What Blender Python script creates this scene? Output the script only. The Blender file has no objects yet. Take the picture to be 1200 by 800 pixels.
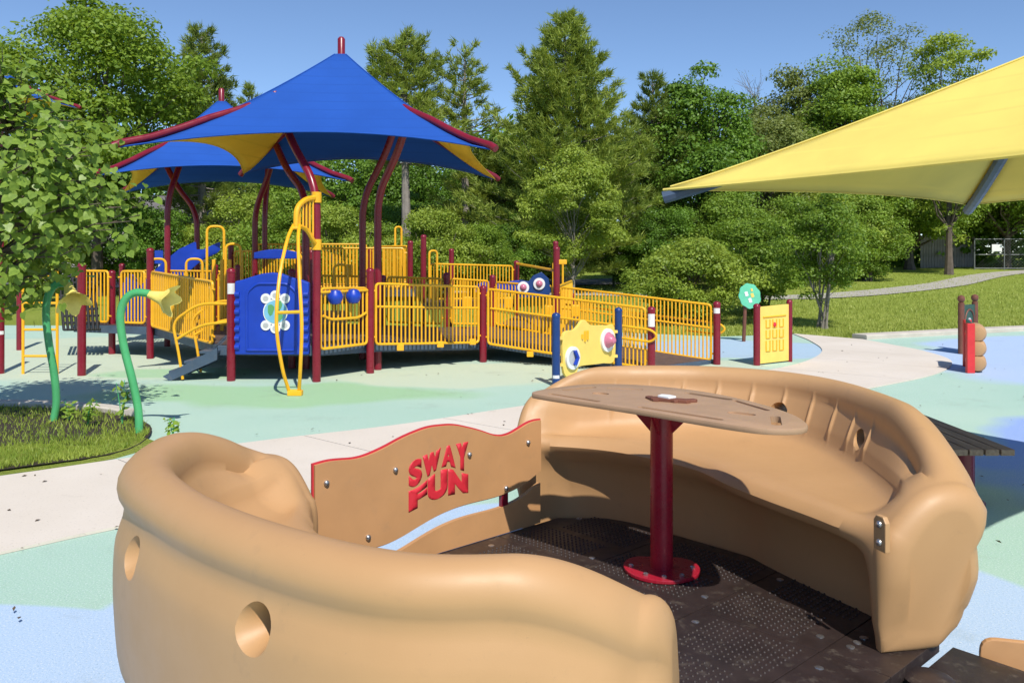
import bpy, bmesh, math, random
import numpy as np
from mathutils import Vector, Matrix

random.seed(7)
R = math.radians
scene = bpy.context.scene
col = scene.collection

# ------------------------------------------------------------------ camera
EYE = 1.65
cam_d = bpy.data.cameras.new("camera")
cam_d.lens = 30.0
cam_d.sensor_width = 36.0
cam_d.shift_y = -100.0 / 1200.0
cam_d.clip_start = 0.05
cam_d.clip_end = 2000.0
cam = bpy.data.objects.new("camera", cam_d)
col.objects.link(cam)
cam.location = (0, 0, EYE)
cam.rotation_euler = (R(90), 0, 0)
scene.camera = cam

# ------------------------------------------------------------------ sky and sun
SUN_AZ, SUN_EL = 163.5, 51.5
world = bpy.data.worlds.new("World")
scene.world = world
world.use_nodes = True
wn = world.node_tree
wn.nodes.clear()
sky_n = wn.nodes.new("ShaderNodeTexSky")
sky_n.sky_type = 'NISHITA'
sky_n.sun_disc = False
sky_n.sun_elevation = R(SUN_EL)
sky_n.sun_rotation = R(SUN_AZ)
sky_n.altitude = 2500.0
sky_n.air_density = 1.0
sky_n.dust_density = 0.0
sky_n.ozone_density = 4.0
bg = wn.nodes.new("ShaderNodeBackground")
bg.inputs[1].default_value = 0.145
wo = wn.nodes.new("ShaderNodeOutputWorld")
wn.links.new(sky_n.outputs[0], bg.inputs[0])
wn.links.new(bg.outputs[0], wo.inputs[0])
sun_d = bpy.data.lights.new("sun", 'SUN')
sun_d.energy = 4.8
sun_d.angle = R(0.53)
sun_d.color = (1.0, 0.95, 0.87)
sun = bpy.data.objects.new("sun", sun_d)
col.objects.link(sun)
to_sun = Vector((math.sin(R(SUN_AZ)) * math.cos(R(SUN_EL)), math.cos(R(SUN_AZ)) * math.cos(R(SUN_EL)), math.sin(R(SUN_EL))))
sun.rotation_euler = to_sun.to_track_quat('Z', 'Y').to_euler()
sun.location = (0, -5, 30)
vs = scene.view_settings
vs.view_transform = 'Standard'
vs.look = 'None'
vs.exposure = 0.10
vs.gamma = 1.0
vs.use_curve_mapping = False
scene.render.engine = 'CYCLES'
scene.cycles.max_bounces = 6
scene.cycles.diffuse_bounces = 2
scene.cycles.transparent_max_bounces = 6

# ------------------------------------------------------------------ helpers
def at(px, py, d):
    """world point seen at photo pixel (1200x800) at distance d"""
    return Vector(((px - 600) / 1000.0 * d, d, EYE + (300 - py) / 1000.0 * d))

def gnd(px, py, z=0.0):
    d = (EYE - z) * 1000.0 / (py - 300)
    return Vector(((px - 600) / 1000.0 * d, d, z))

def smooth01(x, a, b):
    t = min(1, max(0, (x - a) / (b - a)))
    return t * t * (3 - 2 * t)

def gz(x, y):
    """height of the terrain"""
    d = max(0.0, y - 19.0 - 0.0)
    z = 0.033 * d * smooth01(d, 0, 6) if d < 36 else 0.033 * 36
    if d >= 36:
        z += 0.01 * (min(d, 120) - 36)
    return z * (0.75 + 0.25 * smooth01(x, -5, 10))

class MB:
    def __init__(s):
        s.v, s.f = [], []
    def add(s, vs_, fs_):
        o = len(s.v)
        s.v.extend([tuple(v) for v in vs_])
        s.f.extend([tuple(i + o for i in f) for f in fs_])
        return s
    def box(s, c, size, M=None):
        x, y, z = size[0] / 2, size[1] / 2, size[2] / 2
        vs_ = [Vector((i * x, j * y, k * z)) for k in (-1, 1) for j in (-1, 1) for i in (-1, 1)]
        if M is not None:
            vs_ = [M @ v for v in vs_]
        vs_ = [v + Vector(c) for v in vs_]
        return s.add(vs_, [(0, 2, 3, 1), (4, 5, 7, 6), (0, 1, 5, 4), (2, 6, 7, 3), (0, 4, 6, 2), (1, 3, 7, 5)])
    def tube(s, pts, r, n=8, caps=True):
        pts = [Vector(p) for p in pts]
        rs = r if isinstance(r, (list, tuple)) else [r] * len(pts)
        t0 = (pts[1] - pts[0]).normalized()
        up = Vector((0, 0, 1)) if abs(t0.z) < 0.9 else Vector((1, 0, 0))
        nrm = t0.cross(up).normalized()
        rings = []
        for i, p in enumerate(pts):
            if i == 0: t = t0
            elif i == len(pts) - 1: t = (pts[i] - pts[i - 1]).normalized()
            else:
                t = (pts[i + 1] - pts[i - 1])
                t = t.normalized() if t.length > 1e-9 else t0
            nrm = (nrm - t * nrm.dot(t))
            nrm = nrm.normalized() if nrm.length > 1e-6 else t.orthogonal().normalized()
            b = t.cross(nrm)
            rings.append([p + (nrm * math.cos(2 * math.pi * k / n) + b * math.sin(2 * math.pi * k / n)) * rs[i] for k in range(n)])
        vs_ = [v for rg in rings for v in rg]
        fs_ = []
        for i in range(len(pts) - 1):
            for k in range(n):
                a, b_ = i * n + k, i * n + (k + 1) % n
                fs_.append((a, b_, b_ + n, a + n))
        if caps:
            fs_.append(tuple(range(n - 1, -1, -1)))
            fs_.append(tuple((len(pts) - 1) * n + k for k in range(n)))
        return s.add(vs_, fs_)
    def lathe(s, prof, n=16, M=None, o=(0, 0, 0), cap=True):
        vs_, fs_ = [], []
        for (r, z) in prof:
            for k in range(n):
                a = 2 * math.pi * k / n
                vs_.append(Vector((r * math.cos(a), r * math.sin(a), z)))
        for i in range(len(prof) - 1):
            for k in range(n):
                a, b = i * n + k, i * n + (k + 1) % n
                fs_.append((a, b, b + n, a + n))
        if cap:
            fs_.append(tuple(range(n - 1, -1, -1)))
            fs_.append(tuple((len(prof) - 1) * n + k for k in range(n)))
        if M is not None:
            vs_ = [M @ v for v in vs_]
        vs_ = [v + Vector(o) for v in vs_]
        return s.add(vs_, fs_)
    def prism(s, poly, lo, hi, M=None):
        """poly of (x,y) extruded in z from lo to hi; M maps local->world"""
        n = len(poly)
        vs_ = [Vector((p[0], p[1], lo)) for p in poly] + [Vector((p[0], p[1], hi)) for p in poly]
        if M is not None:
            vs_ = [M @ v for v in vs_]
        fs_ = [tuple(range(n - 1, -1, -1)), tuple(range(n, 2 * n))]
        for i in range(n):
            j = (i + 1) % n
            fs_.append((i, j, j + n, i + n))
        return s.add(vs_, fs_)
    def mesh(s, name, mat, smooth=False, bevel=0):
        me = bpy.data.meshes.new(name)
        me.from_pydata(s.v, [], s.f)
        bm = bmesh.new(); bm.from_mesh(me)
        bmesh.ops.recalc_face_normals(bm, faces=bm.faces)
        if bevel:
            ed = [e for e in bm.edges if len(e.link_faces) == 2 and e.calc_face_angle(0) > R(40)]
            bmesh.ops.bevel(bm, geom=ed, offset=bevel, segments=2, profile=0.6, affect='EDGES', clamp_overlap=True)
        bm.to_mesh(me); bm.free()
        if mat: me.materials.append(mat)
        if smooth: smooth_mesh(me, smooth if smooth is not True else 40)
        me.update()
        return me
    def build(s, name, mat, parent=None, smooth=False, bevel=0):
        return put(name, s.mesh(name, mat, smooth, bevel), parent)

def smooth_mesh(me, ang=40):
    me.polygons.foreach_set("use_smooth", [True] * len(me.polygons))
    bm = bmesh.new(); bm.from_mesh(me)
    for e in bm.edges:
        if len(e.link_faces) == 2 and e.calc_face_angle(0) > R(ang):
            e.smooth = False
    bm.to_mesh(me); bm.free()

def put(name, me, parent=None, world_authored=True):
    o = bpy.data.objects.new(name, me)
    col.objects.link(o)
    if parent is not None:
        o.parent = parent
        if world_authored and parent.type == 'EMPTY':
            o.matrix_parent_inverse = Matrix.Translation(-Vector(parent.location))
    return o

def thing(name, label, cat, loc, group=None):
    e = bpy.data.objects.new(name, None)
    e.empty_display_size = 0.2
    col.objects.link(e)
    e.location = loc
    tag(e, label, cat, group)
    return e

def tag(o, label=None, cat=None, group=None, kind=None):
    if label: o["label"] = label
    if cat: o["category"] = cat
    if group: o["group"] = group
    if kind: o["kind"] = kind
    return o

def copy_tree(root):
    c = root.copy(); col.objects.link(c)
    for ch in root.children:
        k = ch.copy(); col.objects.link(k); k.parent = c
        for g in ch.children:
            q = g.copy(); col.objects.link(q); q.parent = k
    return c

def catmull(pts, n):
    P = np.array(pts, float)
    P = np.vstack([2 * P[0] - P[1], P, 2 * P[-1] - P[-2]])
    out = []
    for i in range(1, len(P) - 2):
        for t in np.linspace(0, 1, 24, endpoint=False):
            p0, p1, p2, p3 = P[i - 1], P[i], P[i + 1], P[i + 2]
            out.append(0.5 * ((2 * p1) + (-p0 + p2) * t + (2 * p0 - 5 * p1 + 4 * p2 - p3) * t * t + (-p0 + 3 * p1 - 3 * p2 + p3) * t ** 3))
    out.append(P[-2])
    out = np.array(out)
    L = np.concatenate([[0], np.cumsum(np.linalg.norm(np.diff(out, axis=0), axis=1))])
    s = np.linspace(0, L[-1], n)
    return np.stack([np.interp(s, L, out[:, k]) for k in range(out.shape[1])], 1)

def fillet(pts, rad, n=5):
    """round the corners of a poly-line"""
    pts = [Vector(p) for p in pts]
    out = [pts[0]]
    for i in range(1, len(pts) - 1):
        a, b, c = pts[i - 1], pts[i], pts[i + 1]
        r1 = min(rad, (a - b).length * .45, (c - b).length * .45)
        p, q = b + (a - b).normalized() * r1, b + (c - b).normalized() * r1
        for k in range(n + 1):
            t = k / n
            out.append(p * (1 - t) ** 2 + b * 2 * t * (1 - t) + q * t * t)
    out.append(pts[-1])
    return out

# ------------------------------------------------------------------ materials
def nt(name):
    m = bpy.data.materials.new(name); m.use_nodes = True
    n = m.node_tree; b = n.nodes["Principled BSDF"]
    return m, n, b

def mixc(n, fac, a, b):
    x = n.nodes.new("ShaderNodeMix"); x.data_type = 'RGBA'
    for s_, v in ((0, fac), (6, a), (7, b)):
        if hasattr(v, "links") or isinstance(v, bpy.types.NodeSocket):
            n.links.new(v, x.inputs[s_])
        else:
            x.inputs[s_].default_value = v if s_ == 0 else (*v, 1)
    return x.outputs[2]

def noise(n, scale, detail=4, vec=None, rough=.55):
    t = n.nodes.new("ShaderNodeTexNoise")
    t.inputs["Scale"].default_value = scale
    t.inputs["Detail"].default_value = detail
    t.inputs["Roughness"].default_value = rough
    if vec is not None: n.links.new(vec, t.inputs["Vector"])
    return t.outputs[0]

def ramp(n, v, lo, hi):
    r = n.nodes.new("ShaderNodeMapRange")
    r.inputs[1].default_value, r.inputs[2].default_value = lo, hi
    n.links.new(v, r.inputs[0])
    return r.outputs[0]

def objco(n):
    return n.nodes.new("ShaderNodeTexCoord").outputs["Object"]

def bump(n, b, h, strength, dist):
    x = n.nodes.new("ShaderNodeBump")
    x.inputs["Strength"].default_value = strength
    x.inputs["Distance"].default_value = dist
    n.links.new(h, x.inputs["Height"]); n.links.new(x.outputs[0], b.inputs["Normal"])

def paint(name, c, rough=.4, var=.12, scale=6, metal=0, dirt=0.0, bump_s=0.0, spec=.5):
    m, n, b = nt(name)
    co = objco(n)
    v1 = tuple(max(0, x * (1 - var)) for x in c); v2 = tuple(min(1, x * (1 + var)) for x in c)
    f = ramp(n, noise(n, scale, 5, co), .3, .7)
    cc = mixc(n, f, v1, v2)
    if dirt:
        g = ramp(n, noise(n, scale * 2.7, 8, co, .7), .55, .75)
        mm = n.nodes.new("ShaderNodeMath"); mm.operation = 'MULTIPLY'; mm.inputs[1].default_value = dirt
        n.links.new(g, mm.inputs[0])
        cc = mixc(n, mm.outputs[0], cc, (.20, .17, .13))
    n.links.new(cc, b.inputs["Base Color"])
    rr = ramp(n, noise(n, scale * 3, 4, co), .2, .8)
    rm = n.nodes.new("ShaderNodeMapRange"); rm.inputs[3].default_value = max(.05, rough - .1); rm.inputs[4].default_value = min(1, rough + .12)
    n.links.new(rr, rm.inputs[0]); n.links.new(rm.outputs[0], b.inputs["Roughness"])
    b.inputs["Metallic"].default_value = metal
    b.inputs["Specular IOR Level"].default_value = spec
    if bump_s:
        bump(n, b, noise(n, scale * 40, 3, co), bump_s, .002)
    return m

def leafmat(name, c1, c2, trans=.3, rough=.5, nscale=.5):
    m, n, b = nt(name)
    g = n.nodes.new("ShaderNodeNewGeometry")
    cc = mixc(n, g.outputs["Random Per Island"], c1, c2)
    f = ramp(n, noise(n, nscale, 3, objco(n)), .35, .65)
    d = mixc(n, f, tuple(x * .8 for x in c1), tuple(min(1, x * 1.15) for x in c2))
    cc = mixc(n, .45, cc, d)
    n.links.new(cc, b.inputs["Base Color"])
    b.inputs["Roughness"].default_value = rough
    b.inputs["Specular IOR Level"].default_value = .35
    if trans:
        t = n.nodes.new("ShaderNodeBsdfTranslucent")
        n.links.new(mixc(n, .5, cc, (c2[0] * 1.3, c2[1] * 1.2, c2[2] * .5)), t.inputs[0])
        mx = n.nodes.new("ShaderNodeMixShader"); mx.inputs[0].default_value = trans
        out = n.nodes["Material Output"]
        n.links.new(b.outputs[0], mx.inputs[1]); n.links.new(t.outputs[0], mx.inputs[2]); n.links.new(mx.outputs[0], out.inputs[0])
    return m

def fabricmat(name, c, trans, seams=.9):
    m, n, b = nt(name)
    co = objco(n)
    cc = mixc(n, ramp(n, noise(n, 1.3, 5, co), .3, .7), tuple(x * .9 for x in c), tuple(min(1, x * 1.06) for x in c))
    w = n.nodes.new("ShaderNodeTexWave"); w.inputs["Scale"].default_value = 2.2; w.bands_direction = 'Z'
    w.inputs["Distortion"].default_value = .4
    n.links.new(co, w.inputs["Vector"])
    cc = mixc(n, ramp(n, w.outputs[1], .93, 1.0), cc, tuple(x * seams for x in c))
    n.links.new(cc, b.inputs["Base Color"]); b.inputs["Roughness"].default_value = .8
    b.inputs["Specular IOR Level"].default_value = .2
    bump(n, b, noise(n, 3.0, 3, co), .25, .03)
    t = n.nodes.new("ShaderNodeBsdfTranslucent"); n.links.new(cc, t.inputs[0])
    mx = n.nodes.new("ShaderNodeMixShader"); mx.inputs[0].default_value = trans
    out = n.nodes["Material Output"]
    n.links.new(b.outputs[0], mx.inputs[1]); n.links.new(t.outputs[0], mx.inputs[2]); n.links.new(mx.outputs[0], out.inputs[0])
    return m

def plastic():
    """rotomoulded tan plastic: mottled, scuffed, slightly faded"""
    m, n, b = nt('tan_plastic')
    co = objco(n)
    c = mixc(n, ramp(n, noise(n, 2.2, 6, co), .3, .7), (.455, .258, .113), (.500, .288, .130))
    mp = n.nodes.new("ShaderNodeMapping"); mp.inputs["Scale"].default_value = (6, 6, 45); mp.inputs["Rotation"].default_value = (.5, .3, .2); n.links.new(co, mp.inputs[0])
    scr = ramp(n, noise(n, 3.0, 8, mp.outputs[0], .75), .66, .80)
    def fac(v, k):
        q = n.nodes.new("ShaderNodeMath"); q.operation = 'MULTIPLY'; q.inputs[1].default_value = k; n.links.new(v, q.inputs[0]); return q.outputs[0]
    c = mixc(n, fac(scr, .22), c, (.62, .45, .28))
    c = mixc(n, fac(ramp(n, noise(n, 9, 9, co, .72), .58, .78), .30), c, (.25, .165, .09))
    c = mixc(n, fac(ramp(n, noise(n, 55, 4, co, .7), .68, .80), .45), c, (.19, .13, .08))
    n.links.new(c, b.inputs["Base Color"])
    rr = n.nodes.new("ShaderNodeMapRange"); rr.inputs[3].default_value = .36; rr.inputs[4].default_value = .66
    n.links.new(noise(n, 7, 7, co, .7), rr.inputs[0]); n.links.new(rr.outputs[0], b.inputs["Roughness"])
    bump(n, b, noise(n, 260, 3, co), .10, .0015)
    return m

M = {}
M['tan'] = plastic()
M['tan2'] = paint('tan_sheet', (.52, .275, .118), .5, .06, 5, dirt=.16)
M['tabletan'] = paint('table_sheet', (.42, .26, .15), .45, .07, 7, dirt=.25)
M['redcore'] = paint('red_core', (.55, .03, .045), .45, .08, 8)
M['letter'] = paint('red_print', (.62, .025, .04), .5, .06, 8)
M['maroon'] = paint('maroon_steel', (.20, .008, .022), .3, .12, 5, dirt=.08)
M['tablered'] = paint('table_red_steel', (.36, .012, .030), .28, .1, 6, dirt=.10)
M['brightred'] = paint('red_plastic', (.62, .03, .03), .35, .1, 6)
M['yellow'] = paint('golden_powder_coat', (.86, .43, .014), .35, .08, 5, dirt=.06)
M['yellowpanel'] = paint('yellow_plastic', (.85, .60, .13), .45, .05, 6)
M['paleyellow'] = paint('pale_yellow_resin', (.85, .68, .16), .5, .1, 12)
M['blue'] = paint('blue_plastic', (.008, .045, .40), .35, .1, 4)
M['bluepost'] = paint('blue_steel', (.008, .04, .17), .35, .1, 4)
M['greyblue'] = paint('slate_coated_steel', (.055, .085, .13), .55, .15, 6, dirt=.3)
M['greyarm'] = paint('grey_blue_arm', (.055, .085, .14), .4, .1, 6)
M['decktop'] = paint('deck_brown', (.10, .065, .055), .6, .2, 8, dirt=.3)
M['deck'] = paint('glider_deck', (.030, .020, .018), .40, .3, 7, dirt=.45)
M['dot'] = paint('deck_tread', (.034, .023, .021), .6, .25, 30, dirt=.35)
M['steel'] = paint('bolt_steel', (.5, .5, .5), .3, .1, 20, metal=.9)
M['white'] = paint('white_plastic', (.75, .74, .72), .5, .06, 6)
M['pink'] = paint('pink_bubble', (.55, .17, .25), .15, .1, 6)
M['greentube'] = paint('green_tube', (.07, .36, .13), .3, .12, 4)
M['signgreen'] = paint('mint_green_sign', (.13, .55, .33), .45, .08, 8)
M['darkgreen'] = paint('dark_green_plastic', (.02, .07, .05), .4, .15, 6)
M['brownwood'] = paint('weathered_brown_post', (.16, .055, .03), .6, .2, 8)
M['black'] = paint('black_rubber', (.015, .015, .016), .7, .2, 8)
M['earthblue'] = paint('earth_blue_print', (.18, .45, .62), .5, .1, 8)
M['earthgreen'] = paint('earth_green_print', (.10, .32, .12), .5, .1, 8)
M['palegrey'] = paint('grey_print', (.45, .45, .46), .5, .1, 8)
M['concrete'] = paint('kerb_concrete', (.52, .47, .40), .85, .12, 3, dirt=.2, bump_s=.3)
M['pathgrey'] = paint('worn_path', (.40, .37, .32), .9, .10, 2)
M['galv'] = paint('galvanised_steel', (.16, .17, .17), .6, .1, 8, metal=.3)
M['fencewood'] = paint('weathered_fence_wood', (.24, .21, .18), .8, .25, 2)
M['bldg'] = paint('pale_siding', (.55, .53, .50), .8, .08, 2)
M['roofg'] = paint('grey_shingle', (.13, .12, .12), .9, .2, 2)
M['glass'] = paint('dark_pane', (.03, .04, .05), .1, .1, 2)
M['fab_blue'] = fabricmat('blue_shade_cloth', (.017, .088, .40), .10)
M['fab_yellow'] = fabricmat('yellow_shade_cloth', (.83, .55, .055), .25)
M['fab_lemon'] = fabricmat('lemon_shade_cloth', (.94, .77, .20), .27, .985)
M['bark'] = paint('bark', (.11, .085, .065), .9, .3, 5, bump_s=.5)
M['barkpale'] = paint('pale_bark', (.24, .21, .18), .9, .25, 5, bump_s=.5)
M['soil'] = paint('mulch', (.035, .024, .016), .95, .5, 25, bump_s=.8)
M['leaf_oak'] = leafmat('broad_leaf', (0.102, 0.193, 0.016), (0.282, 0.396, 0.042), 0.38)
M['leaf_dark'] = leafmat('dark_leaf', (0.070, 0.160, 0.018), (0.192, 0.330, 0.038), 0.34)
M['leaf_light'] = leafmat('light_leaf', (0.166, 0.264, 0.030), (0.384, 0.473, 0.070), 0.38)
M['leaf_mid'] = leafmat('mid_leaf', (0.109, 0.204, 0.020), (0.282, 0.407, 0.050), 0.36)
M['leaf_olive'] = leafmat('olive_leaf', (0.11, 0.15, 0.035), (0.25, 0.3, 0.075), 0.36)
M['needle'] = leafmat('pine_needle', (0.096, 0.160, 0.026), (0.269, 0.341, 0.065), 0.32, .55)
M['needle2'] = leafmat('pine_needle_light', (0.128, 0.204, 0.028), (0.358, 0.429, 0.075), 0.32, .55)
M['redbud'] = leafmat('heart_leaf', (0.102, 0.198, 0.024), (0.294, 0.407, 0.065), 0.36, .4, 2.0)
M['grass'] = leafmat('grass_blade', (0.25, 0.33, 0.045), (0.48, 0.52, 0.13), 0.35, .5, 1.5)
M['drygrass'] = leafmat('near_grass_blade', (0.17, 0.3, 0.03), (0.4, 0.46, 0.08), 0.35, .5, 1.5)

# bench timber with grain along its length
def timber():
    m, n, b = nt('brown_timber')
    co = objco(n)
    mp = n.nodes.new("ShaderNodeMapping"); mp.inputs["Scale"].default_value = (30, 2, 30); n.links.new(co, mp.inputs[0])
    f = noise(n, 1.5, 6, mp.outputs[0])
    n.links.new(mixc(n, ramp(n, f, .3, .7), (.17, .10, .062), (.32, .205, .135)), b.inputs["Base Color"])
    b.inputs["Roughness"].default_value = .6
    bump(n, b, f, .3, .003)
    return m
M['timber'] = timber()

def rubber():
    """poured rubber play surface: mint with green and blue shapes laid into it"""
    m, n, b = nt('poured_rubber')
    co = objco(n)
    wob = n.nodes.new("ShaderNodeTexNoise"); wob.inputs["Scale"].default_value = .55; wob.inputs["Detail"].default_value = 2
    n.links.new(co, wob.inputs["Vector"])
    sub = n.nodes.new("ShaderNodeVectorMath"); sub.operation = 'SUBTRACT'; sub.inputs[1].default_value = (.5, .5, .5)
    n.links.new(wob.outputs[1], sub.inputs[0])
    sc = n.nodes.new("ShaderNodeVectorMath"); sc.operation = 'SCALE'; sc.inputs["Scale"].default_value = 1.6
    n.links.new(sub.outputs[0], sc.inputs[0])
    ad = n.nodes.new("ShaderNodeVectorMath"); n.links.new(co, ad.inputs[0]); n.links.new(sc.outputs[0], ad.inputs[1])
    wco = ad.outputs[0]
    def blob(cx, cy, rx, ry, rot=0, soft=.06, vec=None):
        mp = n.nodes.new("ShaderNodeMapping"); mp.vector_type = 'TEXTURE'
        mp.inputs["Location"].default_value = (cx, cy, 0); mp.inputs["Rotation"].default_value = (0, 0, rot)
        mp.inputs["Scale"].default_value = (rx, ry, 1000)
        n.links.new(vec or wco, mp.inputs[0])
        ln = n.nodes.new("ShaderNodeVectorMath"); ln.operation = 'LENGTH'; n.links.new(mp.outputs[0], ln.inputs[0])
        return ramp(n, ln.outputs["Value"], 1 + soft, 1 - soft)
    c = mixc(n, ramp(n, noise(n, .35, 3, co), .35, .65), (.35, .53, .42), (.41, .57, .45))
    pale = (.50, .58, .42)
    c = mixc(n, blob(-6, 14.5, 6, 3.4, .1), c, pale)
    c = mixc(n, blob(0.5, 12.2, 3.4, 1.2, .2), c, pale)
    c = mixc(n, blob(-2.9, 10.2, 2.2, .75, .05, .16), c, (.30, .51, .27))
    c = mixc(n, blob(-4.6, 11.9, 1.3, .5, .05, .15), c, (.33, .53, .30))
    c = mixc(n, blob(4.0, 15.2, 1.9, 1.5, 0, .06), c, (.36, .50, .62))
    c = mixc(n, blob(11.2, 13.2, 5.2, 4.4, .3, .05), c, (.38, .50, .72))
    c = mixc(n, blob(6.2, 6.6, 2.9, 2.3, .5, .05), c, (.25, .37, .70))
    c = mixc(n, blob(9.0, 11.6, 1.1, .7, .2, .1), c, (.42, .56, .50))
    c = mixc(n, blob(10.6, 15.6, .9, .35, .2, .15), c, (.06, .09, .30))
    c = mixc(n, blob(.36, 3.45, 2.34, 2.30, 0, .012, co), c, (.40, .53, .70))
    c = mixc(n, blob(-2.6, 2.6, 2.2, 1.45, 0, .012, co), c, (.40, .53, .70))
    # speckle
    sp = noise(n, 105, 3, co, .85)
    c = mixc(n, ramp(n, sp, .55, .66), c, (.66, .70, .72))
    c = mixc(n, ramp(n, sp, .43, .30), c, (.17, .28, .34))
    # scuffs
    st = ramp(n, noise(n, 1.3, 10, co, .78), .55, .72)
    mm = n.nodes.new("ShaderNodeMath"); mm.operation = 'MULTIPLY'; mm.inputs[1].default_value = .35; n.links.new(st, mm.inputs[0])
    c = mixc(n, mm.outputs[0], c, (.22, .26, .20))
    n.links.new(c, b.inputs["Base Color"]); b.inputs["Roughness"].default_value = .8
    bump(n, b, noise(n, 220, 2, co), .5, .004)
    return m
M['rubber'] = rubber()

def pathmat():
    m, n, b = nt('broom_concrete')
    co = objco(n)
    c = mixc(n, ramp(n, noise(n, .8, 6, co), .3, .7), (.60, .53, .445), (.68, .61, .53))
    c = mixc(n, ramp(n, noise(n, 60, 3, co), .6, .8), c, (.42, .37, .31))
    c = mixc(n, ramp(n, noise(n, 3.5, 9, co, .75), .60, .85), c, (.40, .35, .28))
    n.links.new(c, b.inputs["Base Color"]); b.inputs["Roughness"].default_value = .9
    bump(n, b, noise(n, 120, 3, co), .4, .003)
    return m
M['path'] = pathmat()

def lawnmat():
    m, n, b = nt('lawn')
    co = objco(n)
    c = mixc(n, ramp(n, noise(n, .35, 5, co), .3, .7), (.25, .315, .045), (.36, .41, .085))
    c = mixc(n, ramp(n, noise(n, 9, 5, co), .35, .7), c, (.25, .33, .05))
    c = mixc(n, ramp(n, noise(n, 2.2, 8, co, .7), .58, .8), c, (.40, .38, .13))
    n.links.new(c, b.inputs["Base Color"]); b.inputs["Roughness"].default_value = .95
    b.inputs["Specular IOR Level"].default_value = .1
    bump(n, b, noise(n, 30, 6, co, .7), 1.0, .06)
    return m
M['lawn'] = lawnmat()
# ================================================================== SETTING
def sheet(name, poly, z, mat, kind='structure'):
    mb = MB(); mb.add([(p[0], p[1], z) for p in poly], [tuple(range(len(poly)))])
    me = bpy.data.meshes.new(name); me.from_pydata(mb.v, [], mb.f)
    bm = bmesh.new(); bm.from_mesh(me)
    bmesh.ops.triangulate(bm, faces=bm.faces)
    for f in bm.faces:
        if f.normal.z < 0: f.normal_flip()
    bm.to_mesh(me); bm.free()
    me.materials.append(mat)
    o = put(name, me); o["kind"] = kind
    return o

# terrain: flat under the playground, rising gently behind it
xs = np.concatenate([np.linspace(-600, -70, 9), np.linspace(-60, 60, 49), np.linspace(70, 600, 9)])
ys = np.concatenate([np.linspace(-400, -20, 7), np.linspace(-10, 16, 6), np.linspace(18, 90, 49), np.linspace(100, 900, 14)])
vv = [(x, y, gz(x, y) - .03) for y in ys for x in xs]
nx = len(xs)
ff = [(j * nx + i, j * nx + i + 1, (j + 1) * nx + i + 1, (j + 1) * nx + i) for j in range(len(ys) - 1) for i in range(nx - 1)]
g = MB(); g.add(vv, ff)
ground = g.build('ground', M['lawn'], smooth=True); ground["kind"] = 'structure'

sheet('play_surface', [(-16, -6), (14, -6), (16, 20.4), (11.2, 18.72), (6.95, 16.85), (5.9, 18.05), (4.3, 17.5), (2, 18.6), (0, 19.6), (-16, 20.6)], 0.0, M['rubber'])

up = catmull([(-6.6, 4.1), (-5.2, 5.25), (-3.8, 6.35), (-3.1, 6.93), (-2.08, 7.66), (-1.06, 8.32), (.245, 9.43), (2.4, 11.2), (4.2, 12.8), (5.3, 14.6), (5.75, 16.4), (5.93, 18.0)], 200)
lo = catmull([(-5.0, 2.5), (-3.9, 3.6), (-2.83, 4.71), (-2.43, 5.12), (-1.5, 5.95), (-.4, 6.85), (1.2, 8.1), (3.0, 9.5), (4.8, 10.9), (6.0, 12.0), (6.85, 13.3), (7.1, 14.6), (7.02, 15.8), (6.9, 16.8)], 200)
base = MB()
base.add([(*p, .004) for p in lo] + [(*p, .004) for p in up], [(i, i + 1, 201 + i, 200 + i) for i in range(199)])
path = base.build('path', M['soil']); path["kind"] = 'structure'
nsl = 13
for k in range(nsl):
    i0, i1 = int(k * 199 / nsl), int((k + 1) * 199 / nsl)
    L = [Vector((*p, 0)) for p in lo[i0:i1 + 1]]; U = [Vector((*p, 0)) for p in up[i0:i1 + 1]]
    L[0] = L[0].lerp(L[1], .06); U[0] = U[0].lerp(U[1], .06)
    L[-1] = L[-1].lerp(L[-2], .06); U[-1] = U[-1].lerp(U[-2], .06)
    poly = L + U[::-1]
    s_ = MB()
    n = len(L)
    top = [(p.x, p.y, .018) for p in poly]; bot = [(p.x, p.y, .002) for p in poly]
    N = len(poly)
    fs_ = [(i, i + 1, N - 2 - i, N - 1 - i) for i in range(n - 1)]
    fs_ += [(i, (i + 1) % N, (i + 1) % N + N, i + N) for i in range(N)]
    s_.add(top + bot, fs_)
    s_.build('slab', M['path'], path)

def draped(name, pts, width, mat, h=.012, kind='structure'):
    P = catmull(pts, 60); mb = MB(); vs_ = []
    for i in range(60):
        t = P[min(i + 1, 59)] - P[max(i - 1, 0)]; t /= np.linalg.norm(t); nn = np.array([-t[1], t[0]])
        for k in range(5):
            q = P[i] + nn * width * (k / 4 - .5)
            vs_.append((q[0], q[1], max(gz(q[0], q[1]) - .03, -.03) + h + (.03 if q[1] < 20 else 0)))
    mb.add(vs_, [(i * 5 + k, i * 5 + k + 1, i * 5 + k + 6, i * 5 + k + 5) for i in range(59) for k in range(4)])
    o = mb.build(name, mat, smooth=True); o["kind"] = kind
    return o
draped('footpath', [(-18, 36), (-8, 33), (3, 30), (7, 28.2), (10.7, 28.8), (17, 34), (26, 44), (40, 52)], 1.5, M['pathgrey'], .028)
draped('road', [(-60, 41), (-30, 39), (-5, 37.5), (4, 37), (10, 40)], 4.0, paint('asphalt', (.10, .10, .105), .9, .15, 2), .04)

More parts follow.
